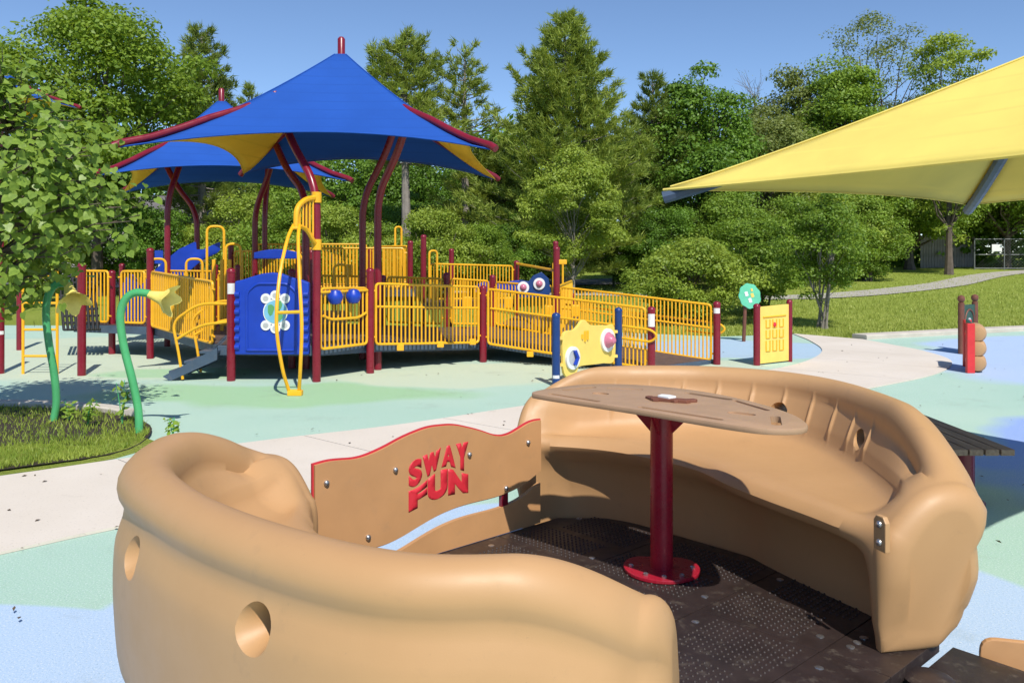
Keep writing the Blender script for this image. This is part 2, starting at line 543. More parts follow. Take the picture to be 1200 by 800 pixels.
# kerb between the play surface and the lawn
kb = MB()
kp = catmull([(6.95, 16.98), (8.4, 17.62), (11.2, 18.86), (16, 20.55)], 40)
vs_ = []
for i in range(40):
    t = kp[min(i + 1, 39)] - kp[max(i - 1, 0)]; t /= np.linalg.norm(t); nn = np.array([-t[1], t[0]])
    for (o_, z) in ((-.14, -.03), (-.14, .075), (-.12, .09), (.22, .09), (.24, .075), (.24, -.03)):
        q = kp[i] + nn * o_; vs_.append((*q, z))
kb.add(vs_, [(i * 6 + k, i * 6 + k + 1, i * 6 + k + 7, i * 6 + k + 6) for i in range(39) for k in range(5)] + [(0, 1, 2, 3, 4, 5)])
kb.build('kerb', M['concrete'])["kind"] = 'structure'

# planting bed on the left with kerb and turf
bedp = catmull([(-8.6, 2.6), (-6.7, 4.22), (-5.25, 5.38), (-3.85, 6.5), (-3.28, 7.0), (-3.25, 7.6), (-3.55, 8.3), (-4.3, 8.95), (-5.6, 9.25), (-7.6, 9.1), (-9.6, 8.2)], 70)
bed = MB()
cx, cy = -6.2, 6.9
bed.add([(cx, cy, .06)] + [(*p, .03) for p in bedp], [(0, i, i + 1) for i in range(1, 70)] + [(0, 70, 1)])
bed.build('planting_bed', M['soil'], smooth=True)["kind"] = 'structure'
tf = MB(); fe_ = bedp[:36]; vs_ = []
for i in range(36):
    t = fe_[min(i + 1, 35)] - fe_[max(i - 1, 0)]; t /= np.linalg.norm(t); nn = np.array([-t[1], t[0]])
    wd = (1.05 + .12 * math.sin(i * 1.3)) * (1 - .75 * smooth01(i, 26, 35))
    for k in range(4):
        q = fe_[i] + nn * (-.035 + wd * k / 3); vs_.append((*(q - nn * .03 * (k == 0)), .001 if k == 0 else .05))
tf.add(vs_, [(i * 4 + k, i * 4 + k + 1, i * 4 + k + 5, i * 4 + k + 4) for i in range(35) for k in range(3)])
tf.build('turf', M['lawn'], smooth=True)["kind"] = 'structure'
bk = MB(); vs_ = []
kp = bedp[41:]
for i in range(len(kp)):
    t = kp[min(i + 1, len(kp) - 1)] - kp[max(i - 1, 0)]; t /= np.linalg.norm(t); nn = np.array([-t[1], t[0]])
    for (o_, z) in ((-.10, -.01), (-.10, .07), (-.08, .085), (.04, .085), (.06, .07), (.06, -.01)):
        q = kp[i] + nn * o_; vs_.append((*q, z))
bk.add(vs_, [(i * 6 + k, i * 6 + k + 1, i * 6 + k + 7, i * 6 + k + 6) for i in range(len(kp) - 1) for k in range(5)] + [(0, 1, 2, 3, 4, 5)])
bk.build('bed_kerb', M['concrete'])["kind"] = 'structure'

# ================================================================== GLIDER
GX, GY = .369, 3.436
GA = R(-47.0)
Gm = Matrix.Translation((GX, GY, 0)) @ Matrix.Rotation(GA, 4, 'Z')
def G2(x, y, z=0):
    return Gm @ Vector((x, y, z))
ZD = .20
glider = thing('sway_glider', 'large tan plastic sway glider with two curved bench shells and dark deck', 'glider', (GX, GY, 0))

NR = 520
FAR_I = [(-1.13, .62), (-1.01, .76), (-.76, .89), (-.48, .93), (-.16, .90), (.1, .78), (.34, .69), (.65, .59), (.88, .48)]
FAR_C = [(-1.22, .86), (-1.10, 1.10), (-.93, 1.40), (-.64, 1.67), (-.25, 1.78), (.12, 1.69), (.46, 1.44), (.76, 1.13), (.97, .88), (1.05, .755)]
NEAR_I = [(-.90, .84), (-.80, .98), (-.55, 1.08), (-.2, 1.10), (.1, 1.08), (.4, 1.04), (.65, .97), (.84, .83)]
NEAR_C = [(-1.035, 1.06), (-1.01, 1.16), (-.92, 1.32), (-.72, 1.52), (-.35, 1.63), (.1, 1.66), (.55, 1.58), (.87, 1.37), (1.04, 1.10), (1.095, 1.0), (1.095, .90)]
RIB = [.16, .225, .29, .355, .42, .485, .55, .615, .68, .745]

def section(s, w, ribs):
    e = min(s, 1 - s)
    zr = (.87 + .13 * math.sin(min(1, e / .12) * math.pi / 2)) if s < .5 else (.81 + .19 * math.sin(min(1, e / .21) * math.pi / 2) ** 1.1)
    S = smooth01(s, .48, .85)
    r = .076 + .031 * S; ri = .075; ro = .085 + .045 * S
    aend = 26 + 16 * S
    j = max(.075, w - ri - .14)
    rib = 0.0
    if ribs:
        for q in RIB:
            rib = max(rib, math.exp(-((s - q) / .0034) ** 2))
    rb = .014 * rib
    zs = .66
    fo = .125 + .095 * smooth01(s, .40, .60) * (1 - .45 * smooth01(s, .9, 1))
    pts = [(fo, .125), (fo, .17), (fo * .97, .30), (fo * .86, .45), (fo * .4, .53), (-.015, .575), (-.03, .61), (-.005, .645), (.04, .661)]
    for k in range(1, 5):
        t = k / 5
        pts.append((.04 + (j - .04) * t, .661 - .018 * math.sin(math.pi * t)))
    pts += [(j, zs + .004), (j + .035, zs + .022), (j + .06, zs + .055)]
    b0 = (j + .072, zs + .095); b1 = (w - ri * .99, zr - r - .03)
    if b1[1] < b0[1] + .02: b1 = (b1[0], b0[1] + .02)
    b0 = (min(b0[0], b1[0]), b0[1])
    for k in range(7):
        t = k / 6
        f = (.5, 1, 1, 1, 1, 1, .6)[k]
        pts.append((b0[0] + (b1[0] - b0[0]) * t - rb * f, b0[1] + (b1[1] - b0[1]) * t))
    for k in range(14):
        a = R(180 - k * ((180 + aend) / 13))
        pts.append((w + (ri if a > math.pi / 2 else ro) * math.cos(a), zr - r + r * math.sin(a)))
    ue, ze = pts[-1]
    S2 = smooth01(s, .74, .96)
    if S2 > 0:
        drop = (ze - .60) * S2
        for k in range(4):
            q = len(pts) - 4 + k; pts[q] = (pts[q][0] + .012 * S2 * (3 - k) / 3, pts[q][1] - drop * (k + 1) / 4)
        ue, ze = pts[-1]
    zc = ze - .014
    z2 = .34 - .05 * smooth01(s, .5, 1.0); bg_ = 1 - .7 * S2
    # outer wall: soft crease, bulge, second soft crease, tapering in towards a rounded foot
    zb = .125 + .075 * smooth01(s, .80, 1.0)
    z2 = max(z2, zb + .13)
    ctl = [(ue - .003, zc), (ue + .001, zc - .026), (ue + .014 * bg_, zc - .065), (ue + .026 * bg_, zc - .12), (ue + .030 * bg_, (zc + z2) / 2), (ue + .018 * bg_, z2 + .07), (ue + .002, z2 + .022), (ue - .010, z2 + .002),
           (ue - .008, z2 - .025), (ue - .018, z2 - .06), (ue - .045, zb + .05), (ue - .085, zb + .016), (w - .02, zb), (w * .5, zb - .003)]
    for i_ in range(len(ctl) - 1):
        nsub = 3 if 1 <= i_ <= 6 else 1
        p0, p1_, p2_, p3_ = ctl[max(i_ - 1, 0)], ctl[i_], ctl[i_ + 1], ctl[min(i_ + 2, len(ctl) - 1)]
        for q_ in range(nsub):
            t = q_ / nsub
            pts.append(tuple(.5 * (2 * p1_[c_] + (p2_[c_] - p0[c_]) * t + (2 * p0[c_] - 5 * p1_[c_] + 4 * p2_[c_] - p3_[c_]) * t * t + (-p0[c_] + 3 * p1_[c_] - 3 * p2_[c_] + p3_[c_]) * t ** 3) for c_ in (0, 1)))
    pts.append(ctl[-1])
    pts[0] = (pts[0][0], zb); pts[1] = (pts[1][0], zb + .045)
    T_ = smooth01(s, .86, 1.0)
    if T_ > 0:
        uc = w * .5 + .03
        for k in range(len(pts)):
            if pts[k][1] < .50:
                f = min(1, (.50 - pts[k][1]) / .30) ** 1.3
                pts[k] = (pts[k][0] + (uc - pts[k][0]) * .38 * f * T_, pts[k][1])
    # the hollow of the seat closes up towards both ends
    F = 1 - smooth01(e, .0, .10)
    if F > 0:
        i0, i1 = 8, 8 + 4 + 3 + 7 + 6
        A_, B_ = pts[i0], pts[i1]
        for k in range(0, 8): pts[k] = (pts[k][0] + ((.03, .025, .012, .002, .0, .002, .008, .02)[k] - pts[k][0]) * F, pts[k][1])
        for k in range(i0 + 1, i1):
            t = (k - i0) / (i1 - i0)
            tu = A_[0] + (B_[0] - A_[0]) * t; tz = A_[1] + (B_[1] - A_[1]) * t + .045 * math.sin(math.pi * t)
            pts[k] = (pts[k][0] + (tu - pts[k][0]) * F, pts[k][1] + (tz - pts[k][1]) * F)
    return pts

def shell_mesh(name, holes, ipts, cpts, ribs):
    rings = []
    Ic, Cc = catmull(ipts, NR), catmull(cpts, NR)
    def ring(s, I, C):
        d = C - I; w = np.linalg.norm(d); d = d / w
        return [(I[0] + d[0] * u, I[1] + d[1] * u, z) for (u, z) in section(s, w, ribs)], d, w
    for i in range(NR):
        rings.append(ring(i / (NR - 1), Ic[i], Cc[i])[0])
    def cap(idx, nb):
        base_ = np.array(rings[idx]); cen = np.array([base_[:, 0].mean(), base_[:, 1].mean(), .47])
        tv = np.array([*((Ic[idx] + Cc[idx]) / 2 - (Ic[nb] + Cc[nb]) / 2), 0]); tv /= np.linalg.norm(tv)
        out = []
        lowf = np.array([.30 + .70 * smooth01(z_, .20, .50) for z_ in base_[:, 2]])
        for k in range(1, 10):
            th = k / 9 * math.pi / 2
            out.append([tuple(x) for x in (cen + (base_ - cen) * np.array([1 - .42 * (1 - math.cos(th)), 1 - .42 * (1 - math.cos(th)), 1 - .26 * (1 - math.cos(th))]) + tv * .085 * math.sin(th) * lowf[:, None])])
        return out
    A = cap(0, 6)[::-1]; B = cap(NR - 1, NR - 7)
    allr = A + rings + B
    n = len(allr[0])
    vs_ = [v for r_ in allr for v in r_]
    fs_ = []
    for i in range(len(allr) - 1):
        for k in range(n):
            a, b = i * n + k, i * n + (k + 1) % n
            fs_.append((a, b, b + n, a + n))
    fs_.append(tuple(range(n))); fs_.append(tuple((len(allr) - 1) * n + k for k in range(n - 1, -1, -1)))
    mb = MB(); mb.add(vs_, fs_)
    me = mb.mesh(name, M['tan'])
    o = bpy.data.objects.new('tmp', me); col.objects.link(o)
    cut = MB()
    for (ha, hz) in holes:
        i = int(np.argmin(np.abs(Cc[90:-90, 0] - ha))) + 90
        d = Cc[i] - Ic[i]; w = np.linalg.norm(d); d = d / w
        q = Vector((d[0], d[1], 0)).to_track_quat('Z', 'Y').to_matrix().to_4x4()
        u0, u1 = w - .11 - .03 * (i > NR * .6), w + .095
        rp = .034
        prof = [(.062, u0 - .10), (.060, u0 - .012), (.048, u0 + .004), (.040, u0 + .02), (rp, u0 + .05), (rp, u1 - .07), (.046, u1 - .035), (.056, u1 - .008), (.072, u1 + .02), (.074, u1 + .10)]
        cut.lathe(prof, 28, q, (Ic[i][0], Ic[i][1], hz))
    ocut = cut.build('tmpc', M['tan'])
    md = o.modifiers.new('b', 'BOOLEAN'); md.object = ocut; md.operation = 'DIFFERENCE'; md.solver = 'EXACT'
    dg = bpy.context.evaluated_depsgraph_get()
    res = bpy.data.meshes.new_from_object(o.evaluated_get(dg))
    bpy.data.objects.remove(o); bpy.data.objects.remove(ocut)
    res.name = name
    smooth_mesh(res, 50)
    return res

far = shell_mesh('bench_shell', [(-.17, .80), (.46, .80)], FAR_I, FAR_C, True)
near = shell_mesh('bench_shell', [(-.42, .80), (.24, .79)], NEAR_I, NEAR_C, False)
far.transform(Gm)
near.transform(Gm @ Matrix.Rotation(math.pi, 4, 'Z'))
sh_f = put('bench_shell', far, glider); sh_f["label"] = 'tan bench shell with ribbed backrest behind the table'
sh_n = put('bench_shell', near, glider); sh_n["label"] = 'tan bench shell showing its smooth outside with two round holes'
# end plates with bolts on the shells
for sh, Rm in ((sh_f, Gm),):
    Ic = FAR_I
    fr = Matrix.Translation((Ic[-1][0] + .055, Ic[-1][1] - .050, .12)) @ Matrix.Rotation(R(-28), 4, 'Z')
    W = Rm @ fr
    p = MB(); p.prism(fillet([(-.03, .47), (.03, .47), (.03, .60), (-.03, .60), (-.03, .47)], .02)[:-1] and [(-.032, .48), (.032, .48), (.032, .585), (.018, .605), (-.018, .605), (-.032, .585)], -.008, .012, W @ Matrix.Rotation(R(90), 4, 'X'))
    p.build('end_plate', M['tan'], sh, bevel=.004)
    for zz in (.51, .575):
        bb = MB(); bb.lathe([(.013, -.004), (.013, .004), (.009, .009), (.003, .011)], 12, (W @ Matrix.Translation((0, -.012, zz)) @ Matrix.Rotation(R(90), 4, 'X')))
        bb.build('bolt', M['steel'], sh, smooth=True)

# deck plates with tread dots
outline = [(-1.03, -.80), (-.80, -1.04), (.40, -1.04), (1.0, -.78), (1.0, .78), (.40, 1.04), (-.80, 1.04), (-1.03, .80)]
def clip(poly, ax, val, keep_hi):
    out = []
    for i in range(len(poly)):
        a, b = poly[i], poly[(i + 1) % len(poly)]
        ina = (a[ax] >= val) == keep_hi; inb = (b[ax] >= val) == keep_hi
        if ina: out.append(a)
        if ina != inb:
            t = (val - a[ax]) / (b[ax] - a[ax]); out.append((a[0] + (b[0] - a[0]) * t, a[1] + (b[1] - a[1]) * t))
    return out
cuts_x = [-1.05, -.42, .22, .74, 1.02]
dots = MB()
dotprof = 0
def dot(x, y):
    c = G2(x, y, ZD); r = .0062
    vs_ = [c + Vector((r * math.cos(k * math.pi / 3), r * math.sin(k * math.pi / 3), -.0005)) for k in range(6)]
    vs_ += [c + Vector((r * .55 * math.cos(k * math.pi / 3), r * .55 * math.sin(k * math.pi / 3), .0042)) for k in range(6)]
    dots.add(vs_, [(k, (k + 1) % 6, (k + 1) % 6 + 6, k + 6) for k in range(6)] + [(6, 7, 8, 9, 10, 11)])
screw_spots = []
for i in range(4):
    for (lo_, hi_) in ((-1.1, -.35), (-.35, .35), (.35, 1.1)):
        p = clip(clip(clip(clip(outline, 0, cuts_x[i] + .0022, True), 0, cuts_x[i + 1] - .0022, False), 1, lo_ + .0022, True), 1, hi_ - .0022, False)
        if len(p) < 3: continue
        mb = MB(); mb.prism(p, ZD - .05, ZD - .0015 * ((i * 3 + (lo_ > 0)) % 3), Gm)
        mb.build('deck_plate', M['deck'], glider, bevel=.0022)
        x0, x1 = max(cuts_x[i], -1.0), min(cuts_x[i + 1], .98)
        if i == 3:
            for yy in np.linspace(max(lo_, -.7) + .12, min(hi_, .7) - .12, 3): screw_spots.append((x0 + .06, yy))
            continue
        y0, y1 = max(lo_, -1.0), min(hi_, 1.0)
        ym = (y0 + y1) / 2
        for (ya, yb, xa, xb) in ((y0 + .04, ym - .03, x0 + .035, x1 - .11), (ym + .03, y1 - .04, x0 + .11, x1 - .035)):
            for x in np.arange(xa, xb, .0275):
                for y in np.arange(ya, yb, .0275):
                    dot(x, y)
        screw_spots += [(x1 - .06, y0 + .12), (x0 + .06, y1 - .12)]
dots.build('tread_dots', M['dot'], glider)["kind"] = 'stuff'
for (x, y) in screw_spots:
    b_ = MB(); b_.lathe([(.016, -.002), (.016, .001), (.010, .003)], 10, None, G2(x, y, ZD)); b_.build('bolt', M['steel'], glider, smooth=True)
fr = MB()
fr.prism([(-.98, -.72), (.93, -.72), (.93, .72), (-.98, .72)], .10, ZD - .052, Gm)
fr.build('deck_frame', M['greyblue'], glider)
ft = MB()
for (x, y) in ((-.7, -.5), (.7, -.5), (.7, .5), (-.7, .5)):
    ft.box(G2(x, y, .05), (.22, .22, .102), Matrix.Rotation(GA, 3, 'Z'))
ft.build('spring_base', M['black'], glider)

# wavy end panel with the lettering; t runs along +b', panel plane at a' = PA
PA = -1.035
Mp = Gm @ Matrix.Translation((PA, 0, 0)) @ Matrix(((0, 0, 1, 0), (1, 0, 0, 0), (0, 1, 0, 0), (0, 0, 0, 1)))   # (t, z, thick) -> world
def wave_top(t):
    k = [(-.74, .74), (-.68, .752), (-.60, .748), (-.50, .735), (-.38, .757), (-.24, .80), (-.10, .825), (.06, .815), (.22, .765), (.34, .715), (.42, .708), (.52, .74), (.60, .765), (.68, .757)]
    return float(np.interp(t, [a for a, _ in k], [b for _, b in k]))
def wave_slot(t):
    k = [(-.74, .34), (-.6, .31), (-.42, .285), (-.30, .29), (-.15, .335), (0, .37), (.15, .38), (.30, .375), (.42, .38), (.55, .405), (.68, .47)]
    xs_ = np.linspace(-.08, .08, 9)
    return float(np.mean([np.interp(t + q, [a for a, _ in k], [b for _, b in k]) for q in xs_]))
def sm_top(t):
    return float(np.mean([wave_top(t + q) for q in np.linspace(-.05, .05, 9)]))
def plate(f_top, f_bot, t0, t1, th0, th1, grow=0.0, n=70):
    mb = MB(); ts = np.linspace(t0 - grow, t1 + grow, n)
    poly = [(t, f_bot(t) - grow) for t in ts] + [(t, f_top(t) + grow) for t in ts[::-1]]
    N = len(poly)
    vs_ = [Mp @ Vector((p[0], p[1], th0)) for p in poly] + [Mp @ Vector((p[0], p[1], th1)) for p in poly]
    fs_ = []
    for i in range(n - 1):
        q = (i, i + 1, N - 2 - i, N - 1 - i); fs_.append(q); fs_.append(tuple(x + N for x in q[::-1]))
    fs_ += [(i, (i + 1) % N, (i + 1) % N + N, i + N) for i in range(N)]
    return mb.add(vs_, fs_)
sl_hi = lambda t: wave_slot(t) + .032
sl_lo = lambda t: wave_slot(t) - .034
flat = lambda t: ZD + .004
pan = plate(sm_top, sl_hi, -.72, .66, .006, .018).build('end_panel', M['tan2'], glider)
pan["label"] = 'wavy tan end panel with red lettering'
plate(sm_top, sl_hi, -.72, .66, -.018, -.006).build('panel_back_sheet', M['tan2'], pan)
plate(sm_top, sl_hi, -.72, .66, -.006, .006, .007).build('panel_core', M['redcore'], pan)
low = plate(sl_lo, flat, -.72, .66, -.012, .012).build('kick_panel', M['tan2'], glider)
cl = MB(); cl.box(Mp @ Vector((.40, .385, 0)), (.022, .045, .12), Matrix.Rotation(GA, 3, 'Z')); cl.build('panel_bracket', M['maroon'], glider)
for (t, z) in ((-.665, .66), (-.30, .655), (.15, .655), (.56, .655), (-.45, .375), (.40, .44)):
    b_ = MB(); b_.lathe([(.0135, -.002), (.0135, .006), (.009, .012), (.003, .0135)], 12, Mp @ Matrix.Translation((t, z, .018))); b_.build('bolt', M['steel'], pan, smooth=True)

# lettering, each letter warped between two wave lines
def glyph(ch, off):
    cu = bpy.data.curves.new('g', 'FONT'); cu.body = ch; cu.size = 1; cu.offset = off; cu.resolution_u = 5
    o = bpy.data.objects.new('g', cu); col.objects.link(o)
    dg = bpy.context.evaluated_depsgraph_get()
    me = bpy.data.meshes.new_from_object(o.evaluated_get(dg))
    bpy.data.objects.remove(o)
    bm = bmesh.new(); bm.from_mesh(me)
    bmesh.ops.remove_doubles(bm, verts=bm.verts, dist=1e-5)
    for _ in range(3):
        lg = [e for e in bm.edges if e.calc_length() > .12]
        if lg: bmesh.ops.subdivide_edges(bm, edges=lg, cuts=1)
    bmesh.ops.triangulate(bm, faces=bm.faces)
    bm.to_mesh(me); bm.free()
    return me
T0, T1 = -.225, .145
def mid_wave(u): return .578 + .030 * math.sin((u - .30) * 2 * math.pi * .95) + .012 * u
def word(txt, widths, f_lo, f_hi, off):
    tot = sum(widths); acc = 0
    for ch, wd in zip(txt, widths):
        me = glyph(ch, off.get(ch, .09))
        co = np.array([v.co for v in me.vertices]); mn, mx = co.min(0), co.max(0)
        u0, u1 = acc / tot, (acc + wd) / tot; acc += wd
        for v in me.vertices:
            u = u0 + (u1 - u0) * (.01 + .98 * (v.co.x - mn[0]) / (mx[0] - mn[0]))
            k = (v.co.y - mn[1]) / (mx[1] - mn[1])
            v.co = Mp @ Vector((T0 + (T1 - T0) * u, f_lo(u) + (f_hi(u) - f_lo(u)) * k, .0182))
        bm = bmesh.new(); bm.from_mesh(me)
        nrm = (Mp.to_3x3() @ Vector((0, 0, 1)))
        for f in bm.faces:
            if f.normal.dot(nrm) < 0: f.normal_flip()
        ex = bmesh.ops.extrude_face_region(bm, geom=bm.faces[:])
        bmesh.ops.translate(bm, verts=[e for e in ex['geom'] if isinstance(e, bmesh.types.BMVert)], vec=nrm * .0008)
        bm.to_mesh(me); bm.free()
        me.materials.append(M['letter'])
        put('letter', me, pan)
word('SWAY', [.9, 1.25, 1.0, .9], lambda u: mid_wave(u) + .006, lambda u: .665 + .048 * math.sin(min(1, u * 1.25 + .12) * math.pi / 2) + (.008 if u > .5 else 0), {'S': .065, 'W': .115, 'A': .10, 'Y': .13})
word('FUN', [.9, 1.0, 1.05], lambda u: .440 + .035 * math.sin(u * math.pi * .75), lambda u: mid_wave(u) - .006, {'F': .075})

# table: post, gussets, flange, top
TX, TY = -.15, .58
tb = MB(); tb.lathe([(.052, ZD), (.052, .988)], 28, Gm @ Matrix.Translation((TX, TY, 0)))
tpost = tb.build('table_post', M['tablered'], glider, smooth=True)
fl = MB()
fpoly = [(.175 * math.cos(a), .175 * math.sin(a)) for a in np.linspace(R(-215), R(35), 30)] + [(.10, .13), (-.10, .13)]
fl.prism(fpoly, ZD + .001, ZD + .018, Gm @ Matrix.Translation((TX, TY, 0)) @ Matrix.Rotation(R(42), 4, 'Z'))
flange = fl.build('flange', M['tablered'], tpost, bevel=.004)
for a in (-175, -125, -90, -55, -5):
    b_ = MB(); c = Gm @ Matrix.Translation((TX, TY, 0)) @ Matrix.Rotation(R(42), 4, 'Z') @ Vector((.14 * math.cos(R(a)), .14 * math.sin(R(a)), ZD + .018))
    b_.lathe([(.012, -.001), (.012, .009), (.004, .013)], 8, None, c); b_.build('bolt', M['steel'], tpost)
for a in (0, 90, 180, 270):
    gmm = Gm @ Matrix.Translation((TX, TY, 0)) @ Matrix.Rotation(R(a + 20), 4, 'Z') @ Matrix.Rotation(R(90), 4, 'X')
    gs = MB(); gs.prism([(.045, .83), (.045, .989), (.175, .989), (.175, .965)], -.006, .006, gmm); gs.build('gusset', M['tablered'], tpost)
tp = catmull([(-.525, -.22), (-.50, -.33), (-.40, -.355), (.1, -.325), (.58, -.315), (.73, -.26), (.78, -.15), (.70, -.03), (.57, .08), (.36, .19), (.1, .265), (-.14, .265), (-.36, .18), (-.495, .03), (-.53, -.22)], 90)[:-1]
tm = MB(); Mt = Gm @ Matrix.Translation((TX + .055, TY - .073, .015))
tm.prism([tuple(p) for p in tp], .975, 1.0, Mt)
ttop = tm.mesh('table_top', M['tabletan'], bevel=.008)
ot = bpy.data.objects.new('tmp', ttop); col.objects.link(ot)
cm = MB()
def slot(x0, y0, x1, y1, wd, depth):
    d = Vector((x1 - x0, y1 - y0)); L_ = d.length; ang = math.atan2(d.y, d.x); n_ = Vector((-math.sin(ang), math.cos(ang))) * wd
    poly = [(x0 + wd * math.cos(ang + math.pi / 2 + k * math.pi / 8), y0 + wd * math.sin(ang + math.pi / 2 + k * math.pi / 8)) for k in range(9)]
    poly += [(x1 + wd * math.cos(ang - math.pi / 2 + k * math.pi / 8), y1 + wd * math.sin(ang - math.pi / 2 + k * math.pi / 8)) for k in range(9)]
    cm.prism(poly, 1.0 - depth, 1.03, Mt)
slot(.60, -.06, .68, -.19, .020, .1)          # hand slots cut right through
slot(-.40, -.02, -.43, -.17, .022, .1)
slot(.02, .175, .24, .165, .020, .1)
slot(.10, -.275, .48, -.265, .014, .008)
slot(-.40, -.305, -.12, -.30, .014, .008)
slot(.28, .155, .50, .05, .012, .008)
slot(-.32, .02, -.20, .10, .014, .008)
slot(.44, -.10, .50, -.09, .028, .008)
slot(-.26, -.13, -.24, -.13, .032, .008)
oc = cm.build('tmpc', M['tabletan'])
md = ot.modifiers.new('b', 'BOOLEAN'); md.object = oc; md.operation = 'DIFFERENCE'; md.solver = 'EXACT'
dg = bpy.context.evaluated_depsgraph_get()
res = bpy.data.meshes.new_from_object(ot.evaluated_get(dg))
bpy.data.objects.remove(ot); bpy.data.objects.remove(oc)
smooth_mesh(res, 35)
table_top = put('table_top', res, glider)
# worn spinner in the middle of the table
for (x, y, a, sx, sy, mk) in ((.10, -.07, 20, .16, .05, 'brownwood'), (.15, -.04, 55, .10, .04, 'brownwood'), (.02, -.09, -30, .09, .035, 'brownwood')):
    q = MB(); q.prism([(-sx / 2, -sy / 2), (sx / 2, -sy / 2), (sx / 2 + .012, 0), (sx / 2, sy / 2), (-sx / 2, sy / 2), (-sx / 2 - .012, 0)], .998, 1.010 + .002 * (a % 3), Mt @ Matrix.Translation((x, y, 0)) @ Matrix.Rotation(R(a), 4, 'Z'))
    q.build('spinner_arm', M[mk], table_top, bevel=.003)
q = MB(); q.prism([(-.03, -.022), (.035, -.028), (.04, .02), (0, .03), (-.038, .018)], 1.003, 1.022, Mt @ Matrix.Translation((.07, -.06, 0))); q.build('spinner_label', M['white'], table_top, bevel=.003)

# entry ramp and its low tan side panel
rampt = thing('entry_ramp', 'dark brown entry plate with low tan side board at the glider opening', 'ramp', G2(1.4, 0, 0))
rp = MB()
vs_ = []
for (x, z) in ((1.02, .15), (1.25, .145), (2.3, .05)):
    for y in (-.66, .86): vs_.append(G2(x, y, z))
for (x, z) in ((1.02, .005), (1.25, .004), (2.3, .003)):
    for y in (-.66, .86): vs_.append(G2(x, y, z))
rp.add(vs_, [(0, 2, 3, 1), (2, 4, 5, 3), (0, 6, 8, 2), (2, 8, 10, 4), (1, 3, 9, 7), (3, 5, 11, 9), (0, 1, 7, 6), (4, 10, 11, 5), (6, 7, 9, 8), (8, 9, 11, 10)])
rp.build('ramp_plate', M['deck'], rampt)
rd = MB()
for x in np.arange(1.3, 2.2, .03):
    for y in np.arange(-.6, .8, .03):
        c = G2(x, y, .145 - (x - 1.25) / 1.05 * .095); r = .0065
        rd.add([c + Vector((r, 0, 0)), c + Vector((0, r, 0)), c + Vector((-r, 0, 0)), c + Vector((0, -r, 0)), c + Vector((0, 0, .005))], [(0, 1, 4), (1, 2, 4), (2, 3, 4), (3, 0, 4)])
rd.build('tread_dots', M['dot'], rampt)["kind"] = 'stuff'
hg = MB(); hg.lathe([(.085, .13), (.085, .16), (.07, .168), (.01, .17)], 20, None, G2(1.06, .52, 0)); hg.build('hinge_cap', M['deck'], rampt, smooth=True)
sp = MB()
Ms = Gm @ Matrix.Translation((1.10, .90, 0)) @ Matrix.Rotation(R(34), 4, 'Z') @ Matrix.Rotation(R(90), 4, 'X')
sp.prism([tuple(p)[:2] for p in fillet([(0, .004), (0, .205, ), (.9, .195), (.9, .004)] and [Vector((0, .004, 0)), Vector((0, .205, 0)), Vector((1.0, .19, 0)), Vector((1.0, .004, 0))], .06)], -.012, .012, Ms)
sp.build('side_board', M['tan2'], rampt, bevel=.005)
# ================================================================== SHADE CANOPIES
def canopy(root, corners, peak, mats, inset=.10, lift=.22, conc=1.3, nu=18, nv=12):
    C4 = [Vector(c) for c in corners]; P = Vector(peak); cen = sum(C4, Vector()) / 4
    def ridge(i, t):
        a = C4[i]; p = a.lerp(P, t); p.z = a.z + (P.z - a.z) * (t ** conc); return p
    for i in range(4):
        j = (i + 1) % 4
        L_ = (C4[j] - C4[i]).length
        inn = (cen - (C4[i] + C4[j]) / 2); inn.z = 0; inn.normalize()
        vs_ = []
        for b in range(nv + 1):
            v = b / nv; v2 = v * .97
            A, B = ridge(i, v2), ridge(j, v2)
            for a in range(nu + 1):
                u = a / nu; h = 4 * u * (1 - u) * (1 - v)
                p = A.lerp(B, u) + inn * (inset * L_ * h * (1 - v * .6)) + Vector((0, 0, lift * h * (1 - v)))
                vs_.append(p)
        mb = MB(); w = nu + 1
        mb.add(vs_, [(b * w + a, b * w + a + 1, (b + 1) * w + a + 1, (b + 1) * w + a) for b in range(nv) for a in range(nu)])
        o = mb.build('fabric_panel', M[mats[i]], root, smooth=True)
        md = o.modifiers.new('thick', 'SOLIDIFY'); md.thickness = .006
        # hem along the eave
        hm = MB(); hm.tube([vs_[a] for a in range(nu + 1)], .011, 5); hm.build('hem', M[mats[i]], o, smooth=True)
    for i in range(4):
        sm = MB(); sm.tube([ridge(i, t) + Vector((0, 0, .010)) for t in np.linspace(.02, .965, 14)], .009, 5); sm.build('ridge_seam', M[mats[0]], root, smooth=True)
    return ridge

